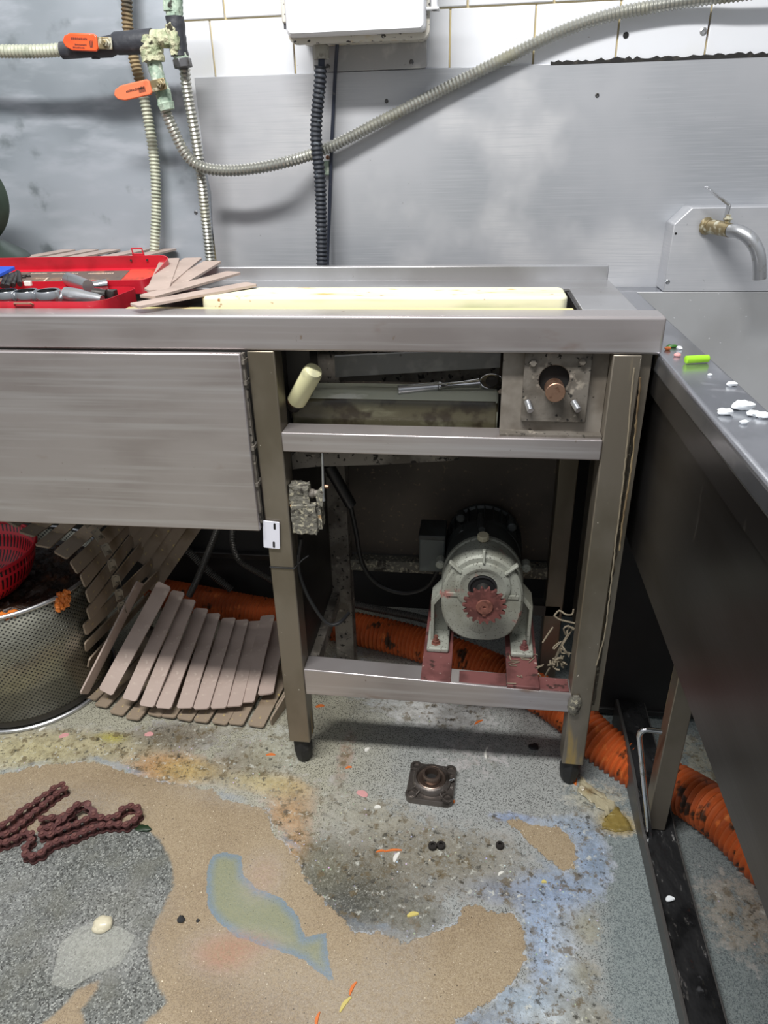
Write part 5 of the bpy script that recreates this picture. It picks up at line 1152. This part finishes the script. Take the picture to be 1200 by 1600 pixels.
for a_ in (45, 135, 225, 315):
    for d_ in (-11, 11):
        u = Vector((math.cos(R(a_+d_)), math.sin(R(a_+d_)), 0)); v = Vector((-u.y, u.x, 0))*.0011; A = u*.033; B = u*.0430
        m.hexa([A-v+Vector((0, 0, .011)), A+v+Vector((0, 0, .011)), B+v+Vector((0, 0, .011)), B-v+Vector((0, 0, .011)), A-v+Vector((0, 0, .018)), A+v+Vector((0, 0, .018)), B+v+Vector((0, 0, .0145)), B-v+Vector((0, 0, .0145))])
m.v = [Mz @ v for v in m.v]; m.build('rib', M['cast_dark'], fb)
MB().lathe([(.0028, 0), (.0028, .004), (.0016, .005), (.0024, .007), (.001, .009)], Mz @ Vector((.034, .004, .018)), (1, .1, .6), 10).build('grease_nipple', M['chrome'], fb)
for a_ in (-130, -20): MB().lathe([(.0024, 0), (.0024, .0012), (.001, .0012), (.001, .0003)], c0+Vector((.0165*math.cos(R(a_)), .0165*math.sin(R(a_)), .027)), (math.cos(R(a_)), math.sin(R(a_)), 0), 6).build('set_screw', M['tool_dark'], fb)

# ================================================================== ROLLER CHAIN ON THE FLOOR
CH = [(485, 135), (440, 150), (395, 180), (340, 225), (285, 262), (215, 308), (150, 350), (85, 408), (20, 450), (-60, 490), (-140, 520)]
CH2 = [(505, 165), (448, 198), (390, 245), (320, 302), (262, 348), (205, 398), (145, 452), (75, 508), (10, 520), (-60, 560), (-70, 600), (0, 585), (65, 575), (140, 538), (195, 500), (235, 510), (245, 560), (215, 600), (185, 650), (235, 688), (310, 672), (370, 612), (440, 575), (520, 552), (592, 530), (662, 495), (735, 465), (810, 445), (880, 440), (945, 440), (1012, 438), (1060, 392), (1092, 335), (1040, 300), (965, 315), (915, 372), (850, 392), (785, 388), (735, 372), (690, 392), (655, 410), (590, 440), (515, 462), (440, 498), (372, 525), (310, 505), (345, 455), (400, 465), (470, 440), (540, 385), (610, 320), (668, 300), (712, 330)]
CH3 = [(330, 400), (390, 392), (455, 378), (520, 372), (580, 355)]
ct = thing('roller_chain', 'rust-brown roller chain lying in loops on the floor', 'chain', (-.5, -.16, 0))
def fig8(z, t, L_=.0145, rr=.0067, wst=.0040, ang=20):
    out = []
    for k in range(13): a_ = R(-120+240*k/12); out.append((rr*math.cos(a_), L_/2+rr*math.sin(a_-0) if False else L_/2+rr*math.cos(R(-120+240*k/12)), 0))
    pts_ = []
    for k in range(13): a_ = R(90-142+284*k/12); pts_.append((rr*math.cos(a_), L_/2+rr*math.sin(a_)))
    for k in range(13): a_ = R(270-142+284*k/12); pts_.append((rr*math.cos(a_), -L_/2+rr*math.sin(a_)))
    return [(x, y, z) for x, y in pts_], t
def link_mesh(outer):
    m = MB(); o1 = .0 if outer else .0016
    for z in ((.0, .0146) if outer else (.0018, .0128)):
        p_, t = fig8(z, .0015); m.prism(p_, (0, 0, .0017))
    for s in (-1, 1):
        m.cyl((0, s*.00725, .001), (0, s*.00725, .0182 if outer else .014), .0028 if outer else .0042, n=10, mi=1 if outer else 0)
    return raw_mesh('chain_link', m, [M['rust_chain'], M['chain_pin']])
lms = [link_mesh(True), link_mesh(False)]
occ = []
def lay(chpts, base):
    P = [ZP(x/5, 1200+y/5, .014) for x, y in chpts]; P = [Vector((p.x, p.y, 0)) for p in P]
    Q = resample(smooth(P, .004), .0145)
    zs_ = []
    for i, q in enumerate(Q):
        z = base
        for (c, zz, idx) in occ:
            if (c-q).length < .0115 and (idx[0] is not chpts or abs(idx[1]-i) > 3): z = max(z, zz+.0120)
        zs_.append(min(z, .034))
    zs2 = [max(zs_[max(0, i-1):i+2])*.5+.5*sum(zs_[max(0, i-1):i+2])/len(zs_[max(0, i-1):i+2]) for i in range(len(zs_))]
    for i, q in enumerate(Q): occ.append((q.copy(), zs2[i], (chpts, i)))
    for i in range(len(Q)-1):
        a_ = Vector((Q[i].x, Q[i].y, zs2[i])); b_ = Vector((Q[i+1].x, Q[i+1].y, zs2[i+1])); u = (b_-a_).normalized(); w = Vector((u.y, -u.x, 0)).normalized()
        put(lms[i % 2], 'chain_link', ct, a_, b_, w, L_=.0145)
lay(CH3, .0); lay(CH2, .0); lay(CH, .001)

# ================================================================== SCRAPS ON THE FLOOR
def strip_scrap(px, py, ln_, wd, ang, mt, label, group=None, curl=.002):
    p = ZP(px, py, 0); u = Vector((math.cos(R(ang)), math.sin(R(ang)), 0)); v = Vector((-u.y, u.x, 0)); m = MB(); N_ = 8; rings = []
    for k in range(N_+1):
        t = k/N_; c = p+u*ln_*(t-.5)+v*(curl*math.sin(t*3.1)); w_ = wd*(math.sin(math.pi*min(max(t, .06), .94)))**.5/2; h_ = .0016
        rings.append([c-v*w_+Vector((0, 0, .0001)), c+v*w_+Vector((0, 0, .0001)), c+v*w_*.8+Vector((0, 0, h_)), c-v*w_*.8+Vector((0, 0, h_))])
    m.loft(rings); return tag(m.build('food_scrap', M[mt]), label, 'food scrap', group)
G1 = 'orange shreds on the floor'
for a_ in ((614, 1330, .030, .004, 12, 'orange shred left of the black nuts, the long one', 'carrot'), (595, 1331, .016, .004, 15, 'short orange shred just left of the long orange shred', 'carrot'), (552, 1545, .020, .005, 70, 'upper orange shred at the bottom of the floor on tan screed', 'carrot'),
           (540, 1570, .024, .006, 60, 'yellow-orange shred at the bottom of the floor, second from bottom', 'yellow_food'), (497, 1594, .02, .005, 88, 'lowest orange shred, cut near the bottom edge of the floor', 'carrot'),
           (748, 1129, .022, .005, 40, 'orange shred in the shade below the lower rail', 'carrot'), (707, 1253, .008, .006, -40, 'orange bit touching the right corner of the flange bearing', 'carrot'), (900, 1222, .016, .007, 78, 'orange piece touching the right table foot', 'carrot'),
           (500, 1104, .018, .009, 20, 'orange flake to the right of the left table foot, under the lower rail', 'carrot'), (423, 1180, .018, .006, 8, 'orange shred left of the left table foot', 'carrot'), (545, 1200, .012, .005, 20, 'orange bit on the brown stain between foot and bearing', 'carrot'),
           (566, 1241, .022, .014, -20, 'pink flat flake on the floor left of the flange bearing', 'pink_food'), (590, 1262, .012, .008, 10, 'cream flake below the pink flake', 'white_bit'), (761, 1170, .004, .004, 0, 'tiny white speck top of the white smear', 'white_bit'),
           (760, 1178, .026, .005, 88, 'white elongated smear on the floor right of the bearing', 'white_bit'), (574, 1172, .012, .009, 60, 'white crumpled bit right of the left table foot', 'white_bit'), (620, 1340, .020, .008, 70, 'grey-white sliver beside the long orange shred', 'white_bit'),
           (645, 1430, .018, .008, 20, 'pale yellow crumb on the dark mossy stain', 'yellow_food'), (850, 1379, .008, .006, 10, 'small yellow square crumb on the blue stain', 'yellow_food'), (783, 1366, .012, .005, 40, 'whitish sliver left of the yellow square crumb', 'white_bit'),
           (916, 1240, .012, .010, 60, 'pale yellow bit beside the orange piece at the right foot', 'yellow_food'), (100, 1150, .018, .012, 30, 'pinkish flake on the floor in front of the basket', 'pink_food'), (233, 1148, .018, .012, 10, 'pinkish flake in front of the slat pile', 'pink_food'),
           (66, 1140, .014, .006, 60, 'pale sliver at the foot of the basket', 'white_bit'), (1047, 1404, .014, .009, 20, 'white crumb on the wet floor channel', 'white_food')):
    o = strip_scrap(*a_[:5], a_[6], a_[5])
    if 'channel' in a_[5]: o.location.z += .025; q = ZP(1047, 1404, .026); o.location.x = q.x; o.location.y = q.y
for px, py, r, l in ((676, 1324, .0075, 'left black nut of the joined pair on the floor'), (689, 1323, .0075, 'right black nut of the joined pair on the floor'), (781, 1323, .007, 'single black nut on the floor right of the joined pair')):
    p = ZP(px, py, 0); m = MB().lathe([(r, 0), (r, .006), (r*.9, .007), (r*.45, .007), (r*.45, .003), (.0001, .003)], (p.x, p.y, 0), (0, 0, 1), 12); tag(m.build('nut', M['black_metal']), l, 'nut')
for px, py, r, l in ((283, 1437, .0065, 'black crumb on the tan floor, the larger one'), (309, 1439, .003, 'tiny black crumb right of the larger black crumb'), (834, 1168, .009, 'black lump in the shade left of the right table foot')):
    p = ZP(px, py, 0); m = MB().ball((p.x, p.y, r*.35), r, r, r*.4, 9, .3); tag(m.build('grime_crumb', M['black_rubber']), l, 'crumb')
p = ZP(224, 1296, 0); m = MB().ball((p.x, p.y, .002), .014, .008, .0022, 10, .3); tag(m.build('leaf_scrap', M['leaf']), 'dark green leaf scrap beside the rusty chain end', 'leaf')
p = ZP(162, 1446, 0); m = MB().ball((p.x, p.y, .004), .0150, .0130, .0085, 18, .07); m.ball((p.x-.003, p.y-.006, .003), .0125, .009, .006, 14, .07); tag(m.build('foam_lump', M['foam']), 'cream wet lump in the puddle on the exposed aggregate', 'lump')
# splashed specks of white powder under the lower rail
m = MB(); pts = fp([(80, 1540), (92, 1478), (120, 1452), (150, 1440), (190, 1450), (212, 1462), (196, 1496), (186, 1508), (150, 1522), (110, 1545)])
m.prism([(x, y, .0004) for x, y in pts], (0, 0, .0009)); tag(m.build('puddle', M['water'], bevel=.0006), 'thin puddle of cloudy water around the cream lump', 'puddle')
# crumpled plastic film at the right foot
fm = thing('plastic_film', 'crumpled clear plastic film with a yellowed end by the right table foot', 'plastic film', ZP(930, 1250, 0))
def crumple(pxs, mt, nm, h_=.006, N_=9, Mq=7):
    A = [ZP(x, y, 0) for x, y in pxs]; V = []; Fc = []   # quad a b c d
    for j in range(Mq+1):
        for i in range(N_+1):
            s_, t = i/N_, j/Mq; p_ = (A[0]*(1-s_)+A[1]*s_)*(1-t)+(A[3]*(1-s_)+A[2]*s_)*t
            V.append((p_.x+random.uniform(-.003, .003), p_.y+random.uniform(-.003, .003), .0012+random.uniform(0, h_)*(1 if 0 < i < N_ else .3)))
    for j in range(Mq):
        for i in range(N_): a_ = j*(N_+1)+i; Fc.append((a_, a_+1, a_+N_+2, a_+N_+1))
    o = MB().add(V, Fc).build(nm, M[mt], fm); sd = o.modifiers.new('thick', 'SOLIDIFY'); sd.thickness = .0004; return o
crumple([(905, 1212), (965, 1262), (948, 1276), (900, 1235)], 'film', 'clear_sheet'); crumple([(962, 1258), (990, 1300), (940, 1298), (948, 1275)], 'film_yellow', 'yellowed_end', .0025)
